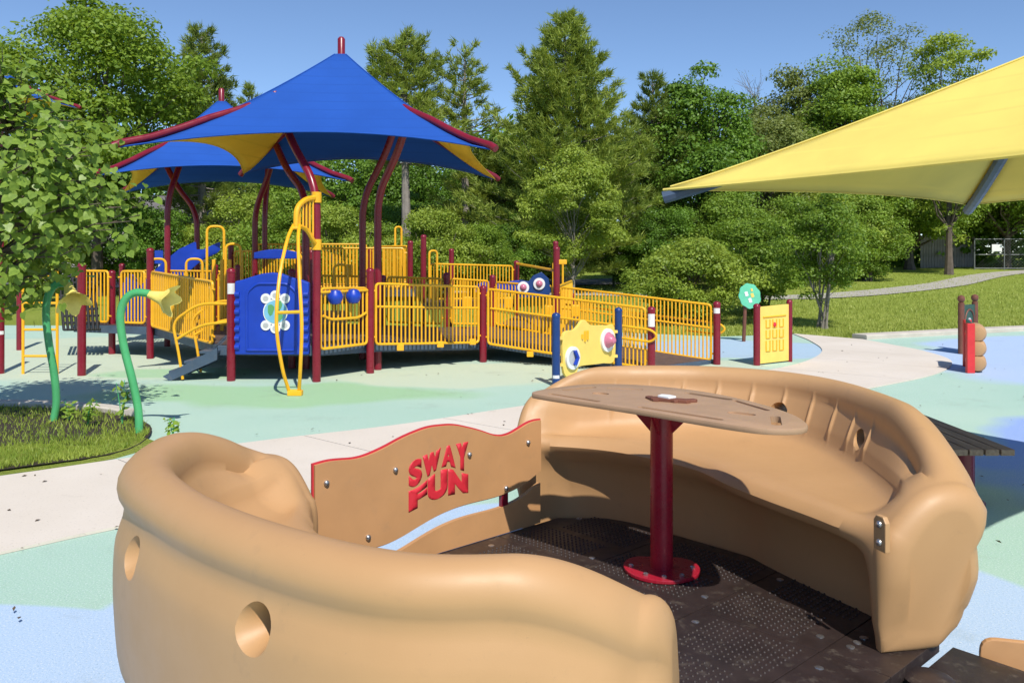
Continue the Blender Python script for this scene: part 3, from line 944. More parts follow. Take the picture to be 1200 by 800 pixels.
def blue_shade(label, corners, peak, cols, group, arm_t=.42):
    cen = sum([Vector(c) for c in corners], Vector()) / 4
    root = thing('shade_structure', label, 'sun shade', (cen.x, cen.y, 0), group)
    ridge = canopy(root, corners, peak, ['fab_blue', 'fab_yellow', 'fab_blue', 'fab_yellow'], .085, .26)
    for i in range(4):
        tip = Vector(corners[i]) + (Vector(corners[i]) - Vector(peak)).normalized() * .10
        pts = [tip] + [ridge(i, t) for t in np.linspace(0.0, .97, 9)]
        pts = [p + Vector((0, 0, (.05, .05, .05, .045, .03, -.03, -.09, -.11, -.12, -.12)[k])) for k, p in enumerate(pts)]
        a = MB(); a.tube(pts, .048, 10); a.build('arm', M['maroon'], root, smooth=True)
    f = MB(); f.tube([Vector(peak) + Vector((0, 0, -.4)), Vector(peak) + Vector((0, 0, .17)), Vector(peak) + Vector((0, 0, .2))], [.055, .055, .03], 12)
    f.build('finial', M['maroon'], root, smooth=True)
    for (bx, by, ci, t) in cols:
        top = ridge(ci, t) - Vector((0, 0, .06))
        b0 = Vector((bx, by, 0)); dirh = Vector((top.x - bx, top.y - by, 0))
        pts = [b0, Vector((bx, by, 1.6)), Vector((bx, by, 2.35))]
        kz = max(2.55, top.z - 1.35)
        bend = [Vector((bx, by, kz)), Vector((bx, by, kz)) + dirh * .12 + Vector((0, 0, .12))]
        pp = fillet([b0, Vector((bx, by, kz)), Vector((bx, by, kz)) + dirh * .62 + Vector((0, 0, (top.z - kz) * .50)), top], .35, 6)
        c = MB(); c.tube(pp, .055, 14); c.build('column', M['maroon'], root, smooth=True)
    return root

blue_shade('big blue and yellow shade canopy over the globe panel and bongo drums',
           [(-4.83, 10.5, 2.99), (-.27, 10.8, 3.0), (-.30, 15.0, 3.0), (-4.4, 14.0, 3.0)], (-2.52, 12.6, 4.68),
           [(-2.57, 11.22, 0, .66), (-3.02, 12.5, 3, .36), (-1.95, 12.4, 1, .5), (-2.4, 13.7, 2, .66)], 'blue shade canopies over the play structure')
blue_shade('blue and yellow shade canopy over the slide, overlapped by the bigger canopy',
           [(-6.95, 14.3, 3.0), (-2.95, 15.4, 3.0), (-4.1, 19.3, 3.0), (-8.3, 18.2, 3.0)], (-5.72, 16.8, 4.75),
           [(-6.3, 15.6, 0, .7), (-6.35, 17.2, 3, .45), (-5.0, 16.6, 1, .55), (-5.1, 17.6, 2, .6)], 'blue shade canopies over the play structure')
blue_shade('blue and yellow shade canopy mostly hidden behind the heart-leaved tree',
           [(-14.2, 19.3, 5.46), (-11.2, 22.0, 5.46), (-14.0, 25.5, 5.46), (-17.3, 22.4, 5.46)], (-14.4, 22.4, 7.2),
           [(-14.4, 21.4, 0, .7), (-13.4, 22.4, 1, .7), (-14.4, 23.4, 2, .7), (-15.4, 22.4, 3, .7)], 'blue shade canopies over the play structure')

def lemon_shade(label, A, u, v, size, ztip, zpk):
    A = Vector(A); u = Vector(u).normalized(); v = Vector(v).normalized()
    c = [A, A + v * size, A + v * size + u * size, A + u * size]
    c = [Vector((q.x, q.y, ztip)) for q in c]
    cen = sum(c, Vector()) / 4
    pk = Vector((cen.x, cen.y, zpk))
    root = thing('shade_structure', label, 'sun shade', (cen.x, cen.y, 0))
    ridge = canopy(root, c, pk, ['fab_lemon'] * 4, .085, .02, 1.12)
    for i in range(4):
        a = MB(); q0 = c[i] + (c[i] - pk) * .012 - Vector((0, 0, .05)); q1 = Vector((cen.x, cen.y, zpk - .25))
        pts = [ridge(i, t) - Vector((0, 0, .055)) for t in np.linspace(.0, .95, 9)]
        a.tube(pts, .045, 8); a.build('arm', M['greyarm'], root, smooth=True)
    p = MB(); p.tube([Vector((cen.x, cen.y, 0)), Vector((cen.x, cen.y, zpk + .03))], .075, 16); p.build('column', M['bluepost'], root, smooth=True)
    return root
lemon_shade('lemon yellow shade canopy with grey blue arms over the slatted bench', (1.10, 6.2, 0), (.874, .486, 0), (.486, -.874, 0), 3.6, 2.13, 3.02)

# ================================================================== PLAY STRUCTURE
ps = thing('play_structure', 'maroon and yellow play structure with ramps, railings, blue panels and steps', 'play structure', (-2.5, 13, 0))
def post(x, y, h, r=.056, mat='maroon', parent=None, sticker=None):
    m = MB(); m.lathe([(r, 0), (r, h - .05), (r * 1.06, h - .048), (r * 1.06, h - .02), (r * .8, h), (r * .3, h + .012)], 14, None, (x, y, 0))
    o = m.build('post', M[mat], parent or ps, smooth=True)
    if sticker:
        s = MB(); z0, z1 = sticker; n = 7
        d = math.atan2(-y, -x)
        vs_ = [(x + (r + .002) * math.cos(d + a), y + (r + .002) * math.sin(d + a), z) for z in (z0, z1) for a in np.linspace(-.9, .9, n)]
        s.add(vs_, [(i, i + 1, i + 1 + n, i + n) for i in range(n - 1)]); s.build('sticker', M['white'], o)
    return o
bal_mesh = MB().lathe([(.0125, 0), (.0125, 1)], 7).mesh('baluster', M['yellow'], smooth=True)
def railing(p0, p1, b0, b1, t0, t1, n, inset=.09, r=.019, mid=None, join=False):
    p0, p1 = Vector((*p0, 0)), Vector((*p1, 0)); d = (p1 - p0); L_ = d.length; d /= L_
    a, b = p0 + d * inset, p1 - d * inset
    A0, A1 = a + Vector((0, 0, b0)), a + Vector((0, 0, t0)); B0, B1 = b + Vector((0, 0, b1)), b + Vector((0, 0, t1))
    m = MB()
    m.tube(fillet([(A0 + A1) / 2, A1, B1, B0, A0, (A0 + A1) / 2], .06, 4), r, 8)
    if mid:
        m.tube([A0.lerp(A1, mid), B0.lerp(B1, mid)], r * .9, 8)
    # clamps to the posts
    for q, s_ in ((A0.lerp(A1, .88), -1), (A0.lerp(A1, .12), -1), (B0.lerp(B1, .88), 1), (B0.lerp(B1, .12), 1)):
        m.tube([q, q + d * s_ * inset * .7], r * .8, 6)
    o = m.build('railing', M['yellow'], ps, smooth=True)
    jm = MB()
    for k in range(1, n + 1):
        t = k / (n + 1)
        lo_, hi_ = A0.lerp(B0, t), A1.lerp(B1, t)
        if join:
            jm.tube([lo_, hi_], .0125, 6, caps=False); continue
        bo = bpy.data.objects.new('baluster', bal_mesh); col.objects.link(bo); bo.parent = o
        bo.location = lo_; bo.scale = (1, 1, hi_.z - lo_.z)
    if join: jm.build('balusters', M['yellow'], o, smooth=True)["kind"] = 'stuff'
    return o
def tubes(name, paths, r, mat='yellow', parent=None, fil=.08):
    m = MB()
    for p in paths: m.tube(fillet(p, fil, 5) if len(p) > 2 else p, r, 8)
    return m.build(name, M[mat], parent or ps, smooth=True)
def slabdeck(poly, z0, z1, thick=.13, mat='greyblue', name='deck'):
    """deck polygon; z0,z1 heights at first/second half for ramps (list of z per vertex allowed)"""
    n = len(poly); zs = z0 if isinstance(z0, (list, tuple)) else [z0] * n
    m = MB(); vs_ = [(p[0], p[1], z) for p, z in zip(poly, zs)] + [(p[0], p[1], z - thick) for p, z in zip(poly, zs)]
    m.add(vs_, [tuple(range(n)), tuple(range(2 * n - 1, n - 1, -1))] + [(i, (i + 1) % n, (i + 1) % n + n, i + n) for i in range(n)])
    o = m.build(name, M[mat], ps, bevel=.006)
    t = MB(); cx_ = sum(p[0] for p in poly) / n; cy_ = sum(p[1] for p in poly) / n
    vs2 = [(cx_ + (p[0] - cx_) * .97, cy_ + (p[1] - cy_) * .97, z + .006) for p, z in zip(poly, zs)]
    t.add(vs2, [tuple(range(n))]); t.build('deck_surface', M['decktop'], o)
    return o

P272, P371, P434, P566 = (-3.72, 11.3), (-2.57, 11.22), (-2.0, 12.04), (-.45, 13.3)
P763, P840, P649, P606 = (1.96, 12.0), (3.12, 13.0), (.75, 14.35), (.09, 17.2)
P176, P251, P96, P0 = (-5.83, 13.75), (-5.05, 14.5), (-5.95, 11.8), (-7.2, 12.0)
post(*P272, 1.48, sticker=(1.15, 1.29)); post(*P434, 1.47); post(*P566, 1.18)
post(*P763, .93, sticker=(.66, .84)); post(*P840, .95, sticker=(.78, .86)); post(*P649, 1.80); post(*P606, 1.55)
post(*P176, 1.77); post(*P251, 1.50); post(*P96, 1.55); post(*P0, 1.75, sticker=(.55, .6)); post(-8.65, 15.0, 1.8); post(-6.75, 14.4, 1.4); post(-7.4, 16.2, 1.5)
for (x, y, h) in ((-5.6, 17.0, 1.9), (-4.1, 16.4, 1.85), (-2.05, 17.2, 1.95), (-1.7, 16.4, 2.05), (-1.15, 15.0, 1.35), (-2.3, 15.2, 1.3), (-3.6, 15.3, 1.75), (-3.0, 18.1, 1.8), (.9, 17.6, 1.95), (-1.3, 18.3, 1.8), (-4.55, 14.2, 1.5), (-3.25, 12.6, 1.45), (1.2, 17.0, .9), (-.35, 15.4, 1.3)):
    post(x, y, h)

# decks and ramps
slabdeck([(-3.95, 11.45), (-2.55, 11.38), (-1.95, 12.2), (-1.2, 14.9), (-3.6, 15.4), (-4.6, 14.2)], [.45, .45, .41, .41, .45, .45], 0)
slabdeck([(-1.95, 12.2), (-.45, 13.42), (.75, 14.45), (-.35, 15.5), (-1.18, 14.88)], [.41, .31, .31, .38, .41], 0, name='ramp')
slabdeck([(-.40, 13.42), (1.98, 12.12), (3.12, 13.12), (.78, 14.46)], [.31, .06, .06, .31], 0, .09, name='ramp')
slabdeck([(-7.4, 14.4), (-5.83, 13.85), (-3.97, 11.52), (-4.6, 14.15), (-5.0, 15.2), (-7.2, 16.1)], [.50, .50, .45, .45, .5, .5], 0)
slabdeck([(-5.6, 16.2), (-1.8, 16.4), (-2.0, 18.2), (-5.6, 18.0)], 1.0, 0)
slabdeck([(-.3, 15.6), (.9, 14.7), (1.3, 16.9), (.2, 17.4)], [.38, .31, .45, .5], 0, name='ramp')
slabdeck([(-1.7, 16.3), (.1, 17.3), (-.1, 18.6), (-1.9, 18.2)], .75, 0)

# railings on the camera side
railing(P434, P566, .40, .31, 1.26, 1.17, 25, mid=.62)
railing(P566, P763, .29, .075, 1.14, .915, 42)
railing(P649, P840, .30, .06, 1.13, .905, 40, mid=.58)
railing((-5.83, 13.75), (-4.02, 11.55), .53, .46, 1.40, 1.30, 30)
railing((-5.93, 13.95), (-6.55, 14.15), .55, .55, 1.40, 1.40, 6)
railing((-6.65, 14.2), (-7.4, 14.45), .55, .55, 1.40, 1.40, 7)
railing(P371, P434, .42, .42, 1.22, 1.20, 10, .07)
# railings further back
railing((-5.6, 17.0), (-4.1, 16.4), 1.06, 1.06, 1.75, 1.75, 20, join=True)
railing((-4.1, 16.4), (-3.6, 15.3), 1.0, .55, 1.7, 1.3, 13, join=True)
railing((-3.55, 15.35), (-2.3, 15.2), .5, .5, 1.3, 1.28, 17, join=True)
railing((-2.3, 15.2), (-1.15, 15.0), .48, .46, 1.28, 1.25, 16, join=True)
railing((-1.15, 15.0), (-.35, 15.45), .46, .42, 1.25, 1.2, 12, join=True)
railing((-3.0, 18.1), (-2.05, 17.2), 1.05, 1.05, 1.85, 1.85, 16, join=True)
railing((-4.1, 16.4), (-2.0, 16.5), 1.06, 1.06, 1.8, 1.8, 29, join=True)
railing((-1.65, 16.4), (.09, 17.2), .82, .8, 1.5, 1.45, 24, join=True)
railing((-5.5, 18.0), (-3.0, 18.1), 1.05, 1.05, 1.9, 1.9, 32, join=True)
railing((-.35, 15.4), (.75, 14.4), .42, .32, 1.18, 1.14, 16, join=True)
railing((1.2, 17.0), (.75, 14.4), .45, .33, 1.16, 1.13, 29, join=True)
railing((-5.05, 14.5), (-4.55, 14.2), .52, .5, 1.35, 1.32, 6, join=True)
railing((-7.4, 16.2), (-5.05, 15.0), .52, .52, 1.38, 1.38, 29, join=True)

# inner handrails with curled ends at the ramp foot
d_ = Vector((-2.37, 1.35, 0)).normalized()
for (e0, off) in (((3.12, 13.0), -.07), ((1.96, 12.0), .07)):
    n_ = Vector((d_.y, -d_.x, 0)) * off * -1
    s0 = Vector((*e0, 0)) + n_
    a = s0 + Vector((0, 0, .62)); a2 = s0 + Vector((0, 0, .45))
    e1 = s0 + d_ * 2.6
    tubes('handrail', [[e1 + Vector((0, 0, .84)), a - d_ * .02, a - d_ * .12 + Vector((0, 0, -.08)), a2 - d_ * .02, a2 + d_ * .5 + Vector((0, 0, .04))]], .017)
for (x, y) in (gnd(748, 432).to_tuple()[:2], gnd(800, 436).to_tuple()[:2]):
    pass
for t in (.25, .6, .9):
    q = Vector((*P434, 0)).lerp(Vector((*P566, 0)), t); m = MB(); m.box(q + Vector((0, -.02, .33)), (.10, .05, .09)); m.build('bracket', M['yellow'], ps, bevel=.008)
for t in (.3, .62):
    q = Vector((*P566, 0)).lerp(Vector((*P763, 0)), t); m = MB(); m.box(q + Vector((0, -.02, .23 - .2 * t)), (.10, .05, .08)); m.build('bracket', M['yellow'], ps, bevel=.008)

# blue globe panel between two posts
bpX0, bpX1, bpY = -3.63, -2.66, 11.22
prof = [(bpX0, .36), (bpX1, .36), (bpX1, 1.30), (bpX1 - .10, 1.34), (bpX1 - .26, 1.38), (bpX1 - .36, 1.42), ((bpX0 + bpX1) / 2, 1.435), (bpX0 + .36, 1.42), (bpX0 + .22, 1.38), (bpX0 + .10, 1.34), (bpX0, 1.32)]
Mv = Matrix.Translation((0, bpY, 0)) @ Matrix.Rotation(R(90), 4, 'X')
m = MB(); m.prism(prof, -.05, .05, Mv); gp = m.build('globe_panel', M['blue'], ps, bevel=.02)
for k in range(7):
    for sx in (bpX0 + .035, bpX1 - .035):
        r_ = MB(); r_.tube([(sx - .03, bpY - .052, .46 + k * .115), (sx + .03, bpY - .052, .46 + k * .115)], .035, 8); r_.build('rib', M['blue'], gp, smooth=True)
fr_ = MB(); cxp = (bpX0 + bpX1) / 2
fr_.tube(fillet([(bpX0 + .16, bpY - .052, .42), (bpX0 + .16, bpY - .052, 1.18), (cxp - .2, bpY - .052, 1.29), (cxp + .2, bpY - .052, 1.29), (bpX1 - .16, bpY - .052, 1.18), (bpX1 - .16, bpY - .052, .42), (bpX0 + .16, bpY - .052, .42)], .06, 4), .018, 8)
fr_.build('panel_moulding', M['blue'], gp, smooth=True)
def disc(name, x, y, z, r, th, mat, parent, sx=1, n=26):
    q = MB(); q.prism([(x + r * sx * math.cos(2 * math.pi * k / n), z + r * math.sin(2 * math.pi * k / n)) for k in range(n)], -y, -y + th, Matrix.Rotation(R(90), 4, 'X'))
    return q.build(name, M[mat], parent)
ex, ez = cxp + .05, .92
yf = bpY - .055
disc('print_backing', ex, yf, ez, .17, .004, 'white', gp, .95)
gl = disc('globe', ex, yf - .003, ez, .148, .006, 'earthblue', gp)
for (dx, dz, pts) in ((-.06, .03, 11), (.05, -.05, 12), (.05, .09, 8)):
    rnd = random.Random(pts); q = MB()
    q.prism([(ex + dx + (.045 + .03 * rnd.random()) * math.cos(2 * math.pi * k / pts) * .8, ez + dz + (.05 + .035 * rnd.random()) * math.sin(2 * math.pi * k / pts)) for k in range(pts)], -(yf - .009), -(yf - .009) + .003, Matrix.Rotation(R(90), 4, 'X'))
    q.build('continent', M['earthgreen'], gl)
for (dx, dz) in ((0, .215), (-.125, .175), (.125, .175), (-.125, -.175), (.125, -.175), (0, -.215)):
    c_ = disc('print_circle', ex + dx, yf - .001, ez + dz, .066, .008, 'white', gp)
    disc('print_picture', ex + dx, yf - .010, ez + dz, .034, .002, 'palegrey', c_, 1.1, 9)

# tall yellow bowed climber in front of the shade column
bz = lambda L_, R_: None
lf = catmull([(-2.645, 10.12, .05), (-2.70, 10.02, .35), (-2.755, 9.98, .85), (-2.765, 10.15, 1.4), (-2.765, 10.5, 1.85), (-2.765, 10.8, 2.04)], 30)
rf = catmull([(-2.525, 10.12, .05), (-2.485, 10.02, .35), (-2.46, 9.98, .85), (-2.53, 10.15, 1.4), (-2.63, 10.5, 1.85), (-2.69, 10.8, 2.04)], 30)
cb = MB(); cb.tube(lf, .022, 8); cb.tube(rf, .022, 8)
climber = cb.build('bowed_climber', M['yellow'], ps, smooth=True)
for i in (0, 12, 28):
    rg = MB(); rg.tube([lf[i], rf[i]], .020, 8); rg.build('rung', M['yellow'], climber, smooth=True)
ftm = MB(); ftm.box((-2.57, 10.12, .03), (.17, .10, .06)); ftm.build('foot', M['yellow'], climber, bevel=.01)
hd = MB()
hd.tube(fillet([(-2.73, 10.78, 2.0), (-2.73, 10.80, 2.26), (-2.66, 10.98, 2.38), (-2.57, 11.22, 2.42)], .1), .035, 8)
hd.tube(fillet([(-2.73, 10.80, 2.04), (-2.65, 11.02, 2.0), (-2.59, 11.12, 1.85), (-2.57, 11.2, 1.8)], .1), .03, 8)
hd.build('climber_head', M['yellow'], climber, smooth=True)
for k in range(5):
    q = MB(); t = (k + 1) / 6; yy = 10.80 + .4 * t; xx = -2.73 + .16 * t; q.tube([(xx, yy, 2.02 - .2 * t * t), (xx, yy, 2.26 + .15 * t)], .014, 6); q.build('bar', M['yellow'], climber)
for z in (1.80, 2.42):
    q = MB(); q.lathe([(.066, z - .07), (.066, z + .07)], 16, None, (-2.57, 11.22, 0)); q.build('clamp', M['yellow'], climber, smooth=True)

# blue bongo drums on the railing
bm_ = MB().lathe([(.02, -.10), (.07, -.085), (.10, -.03), (.105, 0), (.10, .03), (.07, .085), (.02, .10)], 18, None).mesh('drum', M['blue'], smooth=True)
for x in (-2.37, -2.17):
    o = bpy.data.objects.new('drum', bm_); col.objects.link(o); o.parent = ps; o.matrix_parent_inverse = Matrix.Translation(-Vector(ps.location)); o.location = (x, 11.44 + (x + 2.37) * 1.2, 1.10)
tubes('drum_rail', [[(-2.5, 11.3, .86), (-2.42, 11.42, .80), (-2.12, 11.8, .80), (-2.04, 11.95, .86)]], .018)
tubes('drum_rail', [[(-2.53, 11.25, 1.17), (-2.03, 11.98, 1.17)]], .018)

# steps with handrails beside the globe panel
st = MB()
for k in range(3):
    st.box((-4.03 - k * .20, 11.62, .375 - k * .13), (.24, .62, .035))
steps = st.build('steps', M['greyblue'], ps, bevel=.005)
for y in (11.30, 11.94):
    sg = MB(); sg.add([(-3.9, y - .02, .44), (-3.9, y - .02, .28), (-4.52, y - .02, .0), (-4.62, y - .02, .06), (-3.9, y + .02, .44), (-3.9, y + .02, .28), (-4.52, y + .02, .0), (-4.62, y + .02, .06)],
           [(0, 1, 2, 3), (7, 6, 5, 4), (0, 3, 7, 4), (1, 5, 6, 2), (0, 4, 5, 1), (3, 2, 6, 7)])
    sg.build('stringer', M['greyblue'], steps)
for y in (11.30, 11.96):
    tubes('stair_handrail', [[(-3.76, y, 1.02), (-4.15, y, 1.02), (-4.50, y, .78), (-4.42, y, .40), (-4.36, y, .02)], [(-3.76, y, .78), (-4.12, y, .74), (-4.44, y, .55)]], .019, fil=.14)

# yellow arches, ladder, slide hood and panels behind
for (x, y, z0, z1, w_) in ((-5.0, 14.35, .5, 2.15, .26), (-4.62, 14.1, .5, 1.85, .22), (-5.45, 14.6, .5, 1.6, .25), (-3.0, 14.9, .5, 1.5, .22), (-2.35, 17.6, 1.0, 2.25, .12), (-1.5, 16.2, .8, 1.75, .14), (.95, 17.6, .5, 1.55, .2), (-6.2, 14.9, .5, 1.6, .25)):
    tubes('grab_arch', [[(x - w_ / 2, y, z0), (x - w_ / 2, y, z1), (x + w_ / 2, y + .08, z1), (x + w_ / 2, y + .08, z0)]], .022, fil=.11)
ld = tubes('ladder', [[gnd(27, 438), gnd(27, 438) + Vector((0, 0, 1.6))], [gnd(67, 438), gnd(67, 438) + Vector((0, 0, 1.6))]], .02)
for z in (.25, .62, .99, 1.36):
    q = MB(); q.tube([gnd(27, 438) + Vector((0, 0, z)), gnd(67, 438) + Vector((0, 0, z))], .018, 8); q.build('rung', M['yellow'], ld)
for x in (-4.75, -4.62, -4.5):
    q = MB(); q.box((x, 13.6, 1.02), (.05, .05, 1.15)); q.build('slat', M['yellow'], ps, bevel=.006)
sl = MB()
pp = [(-5.75, 16.1, 1.75), (-5.95, 15.9, 1.62), (-6.1, 15.75, 1.45), (-6.35, 15.55, 1.15), (-6.6, 15.4, .75), (-6.8, 15.3, .5)]
sec = [(-.26, .20), (-.26, 0.02), (-.2, -.05), (.2, -.05), (.26, .02), (.26, .20), (.22, .20), (.21, .03), (-.21, .03), (-.22, .20)]
vs_ = []
for p in pp:
    for (u_, w_) in sec: vs_.append((p[0] + u_ * .75, p[1] + u_ * .55, p[2] + w_ * .8))
ns = len(sec)
sl.add(vs_, [(i * ns + k, i * ns + (k + 1) % ns, (i + 1) * ns + (k + 1) % ns, (i + 1) * ns + k) for i in range(len(pp) - 1) for k in range(ns)] + [tuple(range(ns)), tuple((len(pp) - 1) * ns + k for k in range(ns))])
sl.build('slide', M['blue'], ps, smooth=True)
for (x0, x1, y, z0, z1) in ((-4.9, -4.05, 16.25, 1.60, 1.78), (-.72, -.18, 16.6, .95, 1.16), (-.2, .42, 15.9, 1.0, 1.20), (-6.5, -6.15, 14.2, .6, 1.35)):
    q = MB(); n = 9
    q.prism([(x0, z0), (x1, z0)] + [(x1 - (x1 - x0) * k / n, z1 - (z1 - z0) * .35 + (z1 - z0) * .35 * math.sin(math.pi * k / n)) for k in range(n + 1)], -y, -y + .06, Matrix.Rotation(R(90), 4, 'X'))
    q.build('blue_panel', M['blue'], ps, bevel=.015)
# ring panel with pink bubbles
q = MB(); rp0 = (.10, 14.9)
q.prism([(.12, .95), (.60, .95), (.66, 1.05), (.62, 1.27), (.50, 1.38), (.36, 1.32), (.28, 1.22), (.14, 1.25), (.08, 1.12)], -14.5, -14.45, Matrix.Rotation(R(90), 4, 'X'))
rpn = q.build('ring_panel', M['bluepost'], ps, bevel=.01)
for (x, z) in ((.19, 1.12), (.46, 1.18)):
    w_ = MB(); w_.lathe([(.10, -.0), (.10, .03), (.06, .035), (.06, 0)], 20, Matrix.Translation((x, 14.45, z)) @ Matrix.Rotation(R(90), 4, 'X')); w_.build('ring', M['white'], rpn, smooth=True)
    w_ = MB(); w_.lathe([(.06, 0), (.058, .04), (.035, .07), (.005, .08)], 16, Matrix.Translation((x, 14.45, z)) @ Matrix.Rotation(R(90), 4, 'X')); w_.build('bubble', M['pink'], rpn, smooth=True)
tubes('top_bar', [[(.09, 17.2, 1.5), (.75, 14.4, 1.40)]], .025)
q = MB(); q.box((.85, 14.35, 1.55), (.14, .08, .08)); q.build('bracket', M['yellow'], ps, bevel=.01)
# dark rope panel at the far left
nt_ = MB()
for k in range(9):
    a = k / 8
    nt_.tube([(-7.75 + .55 * a, 14.6 + .1 * a, 1.30 - .0 * a), (-7.30 + .55 * a, 13.9, .45)], .022, 6)
    nt_.tube([(-7.75 + .45 * a, 14.6 - .7 * a, 1.3 - .85 * a), (-7.2 + .45 * a, 14.7 - .7 * a, 1.3 - .85 * a)], .022, 6)
nt_.build('rope_panel', M['black'], ps)
# beige inner boards seen through the rails
for (x, y, z0, z1, w_) in ((-3.1, 14.6, .47, .72, .5), (-5.3, 14.9, .55, .8, .4)):
    q = MB(); q.box((x, y, (z0 + z1) / 2), (w_, .05, z1 - z0)); q.build('activity_board', M['tan'], ps, bevel=.02)
for (x, y, z) in ((-.75, 14.55, .86), (-.05, 14.75, .84), (1.05, 14.05, .75), (-2.9, 15.15, 1.4), (.62, 14.4, .72)):
    q = MB(); q.box((x, y, z), (.14, .10, .2)); q.build('activity_box', M['yellow'], ps, bevel=.02)

# ================================================================== FREE-STANDING PANELS
# blue-posted yellow music panel
A, B = Vector((.56, 10.85, 0)), Vector((1.49, 11.95, 0))
mp_ = thing('bubble_panel', 'yellow activity board with pink bubble between two blue posts', 'play panel', (A + B) / 2)
post(A.x, A.y, .92, .052, 'bluepost', mp_, (.10, .14)); post(B.x, B.y, .92, .052, 'bluepost', mp_)
ax = (B - A).normalized(); Lb = (B - A).length
Mq = Matrix.Translation(A) @ Matrix(((ax.x, 0, ax.y, 0), (ax.y, 0, -ax.x, 0), (0, 1, 0, 0), (0, 0, 0, 1)))
prof = [(.13, .22), (.16, .13), (.24, .08), (.36, .08), (.44, .14), (.50, .20), (1.0, .19), (Lb - .13, .21), (Lb - .13, .66), (1.12, .70), (.82, .72), (.70, .745), (.62, .80), (.54, .80), (.46, .74), (.36, .69), (.13, .64)]
q = MB(); q.prism([tuple(p) for p in catmull(prof + [prof[0]], 90)[:-1]], -.02, .02, Mq)
bo = q.build('board', M['yellowpanel'], mp_, bevel=.008)
def ring_on(Mx, x, z, ro, ri, mat, parent, name='ring', h=.03):
    w_ = MB(); w_.lathe([(ri, 0), (ro, 0), (ro, h), (ri, h), (ri, 0)], 24, Mx @ Matrix.Translation((x, z, .02)), cap=False); return w_.build(name, M[mat], parent, smooth=True)
ring_on(Mq, 1.12, .50, .16, .105, 'white', bo)
w_ = MB(); w_.lathe([(.11, 0), (.11, .03), (.095, .04), (.085, .08), (.05, .11), (.045, .125), (.02, .14), (.004, .142)], 20, Mq @ Matrix.Translation((1.12, .50, .02))); w_.build('bubble', M['pink'], bo, smooth=True)
ring_on(Mq, .31, .33, .15, .10, 'white', bo)
w_ = MB(); w_.lathe([(.10, 0), (.10, .02), (.004, .025)], 20, Mq @ Matrix.Translation((.31, .33, .02))); w_.build('dial', M['palegrey'], bo, smooth=True)
w_ = MB(); w_.tube([Mq @ Vector((.33, .42, .06)), Mq @ Vector((.37, .33, .075)), Mq @ Vector((.33, .24, .06))], .026, 8); w_.build('crescent', M['blue'], bo, smooth=True)
for (x, z0, z1) in ((.60, .52, .66), (.66, .54, .66), (.54, .56, .62)):
    w_ = MB(); w_.box(Mq @ Vector((x, (z0 + z1) / 2, .025)), (.03, .03, z1 - z0)); w_.build('bar', M['yellow'], bo)
for (x, z) in ((.09, .60), (.09, .26), (Lb - .09, .60), (Lb - .09, .26)):
    w_ = MB(); w_.box(Mq @ Vector((x, z, 0)), (.07, .07, .035)); w_.build('clip', M['yellowpanel'], mp_)

# maroon-posted bead board
A, B = Vector((3.70, 12.9, 0)), Vector((4.34, 13.35, 0))
bp_ = thing('bead_panel', 'tall yellow board with raised lines between two maroon posts', 'play panel', (A + B) / 2)
post(A.x, A.y, .92, .052, 'maroon', bp_); post(B.x, B.y, .96, .045, 'maroon', bp_)
ax = (B - A).normalized(); Lb = (B - A).length
Mq = Matrix.Translation(A) @ Matrix(((ax.x, 0, ax.y, 0), (ax.y, 0, -ax.x, 0), (0, 1, 0, 0), (0, 0, 0, 1)))
q = MB(); q.prism([(.05, .02), (Lb - .04, .02), (Lb - .04, .90), (.05, .88)], -.02, .02, Mq); bo = q.build('board', M['yellowpanel'], bp_, bevel=.006)
for k in range(3):
    for (z0, z1) in ((.20, .36), (.40, .52), (.56, .68)):
        w_ = MB(); x = .24 + .16 * k; w_.tube([Mq @ Vector((x - .05, z1, .024)), Mq @ Vector((x - .05, z0, .024)), Mq @ Vector((x + .04, z0, .024)), Mq @ Vector((x + .04, z1, .024))], .010, 6); w_.build('track', M['yellow'], bo)
w_ = MB(); w_.tube([Mq @ Vector((.12, .72, .024)), Mq @ Vector((Lb - .12, .73, .024))], .012, 6); w_.build('track', M['yellow'], bo)
w_ = MB(); w_.lathe([(.035, 0), (.035, .02), (.01, .03)], 14, Mq @ Matrix.Translation((.38, .60, .02))); w_.build('bead', M['letter'], bo)

# green disc sign on a brown post
b0 = Vector((4.48, 16.5, 0))
dsg = thing('disc_sign', 'mint green round sign on a thin brown post', 'sign', b0)
q = MB(); q.tube([b0, b0 + Vector((.03, 0, .72))], .035, 10); q.build('sign_post', M['brownwood'], dsg, smooth=True)
Md = Matrix.Translation(b0 + Vector((.10, -.04, .88))) @ Matrix.Rotation(R(-18), 4, 'Y') @ Matrix.Rotation(R(90), 4, 'X')
q = MB(); q.prism([((.20 + (.012 if k % 4 < 2 else 0)) * math.cos(2 * math.pi * k / 36), (.24 + (.012 if k % 4 < 2 else 0)) * math.sin(2 * math.pi * k / 36)) for k in range(36)], 0, .03, Md); dd = q.build('sign_disc', M['signgreen'], dsg, bevel=.005)
for k, (x, y, s_) in enumerate(((-.05, .06, .05), (.05, .0, .045), (-.02, -.08, .05), (.07, .1, .03))):
    w_ = MB(); w_.prism([(x + s_ * math.cos(a) * (1 if i % 2 else .55), y + s_ * math.sin(a)) for i, a in enumerate(np.linspace(0, 6.28, 9)[:-1])], .031, .036, Md); w_.build('print_shape', M['yellowpanel' if k % 2 else 'white'], dd)

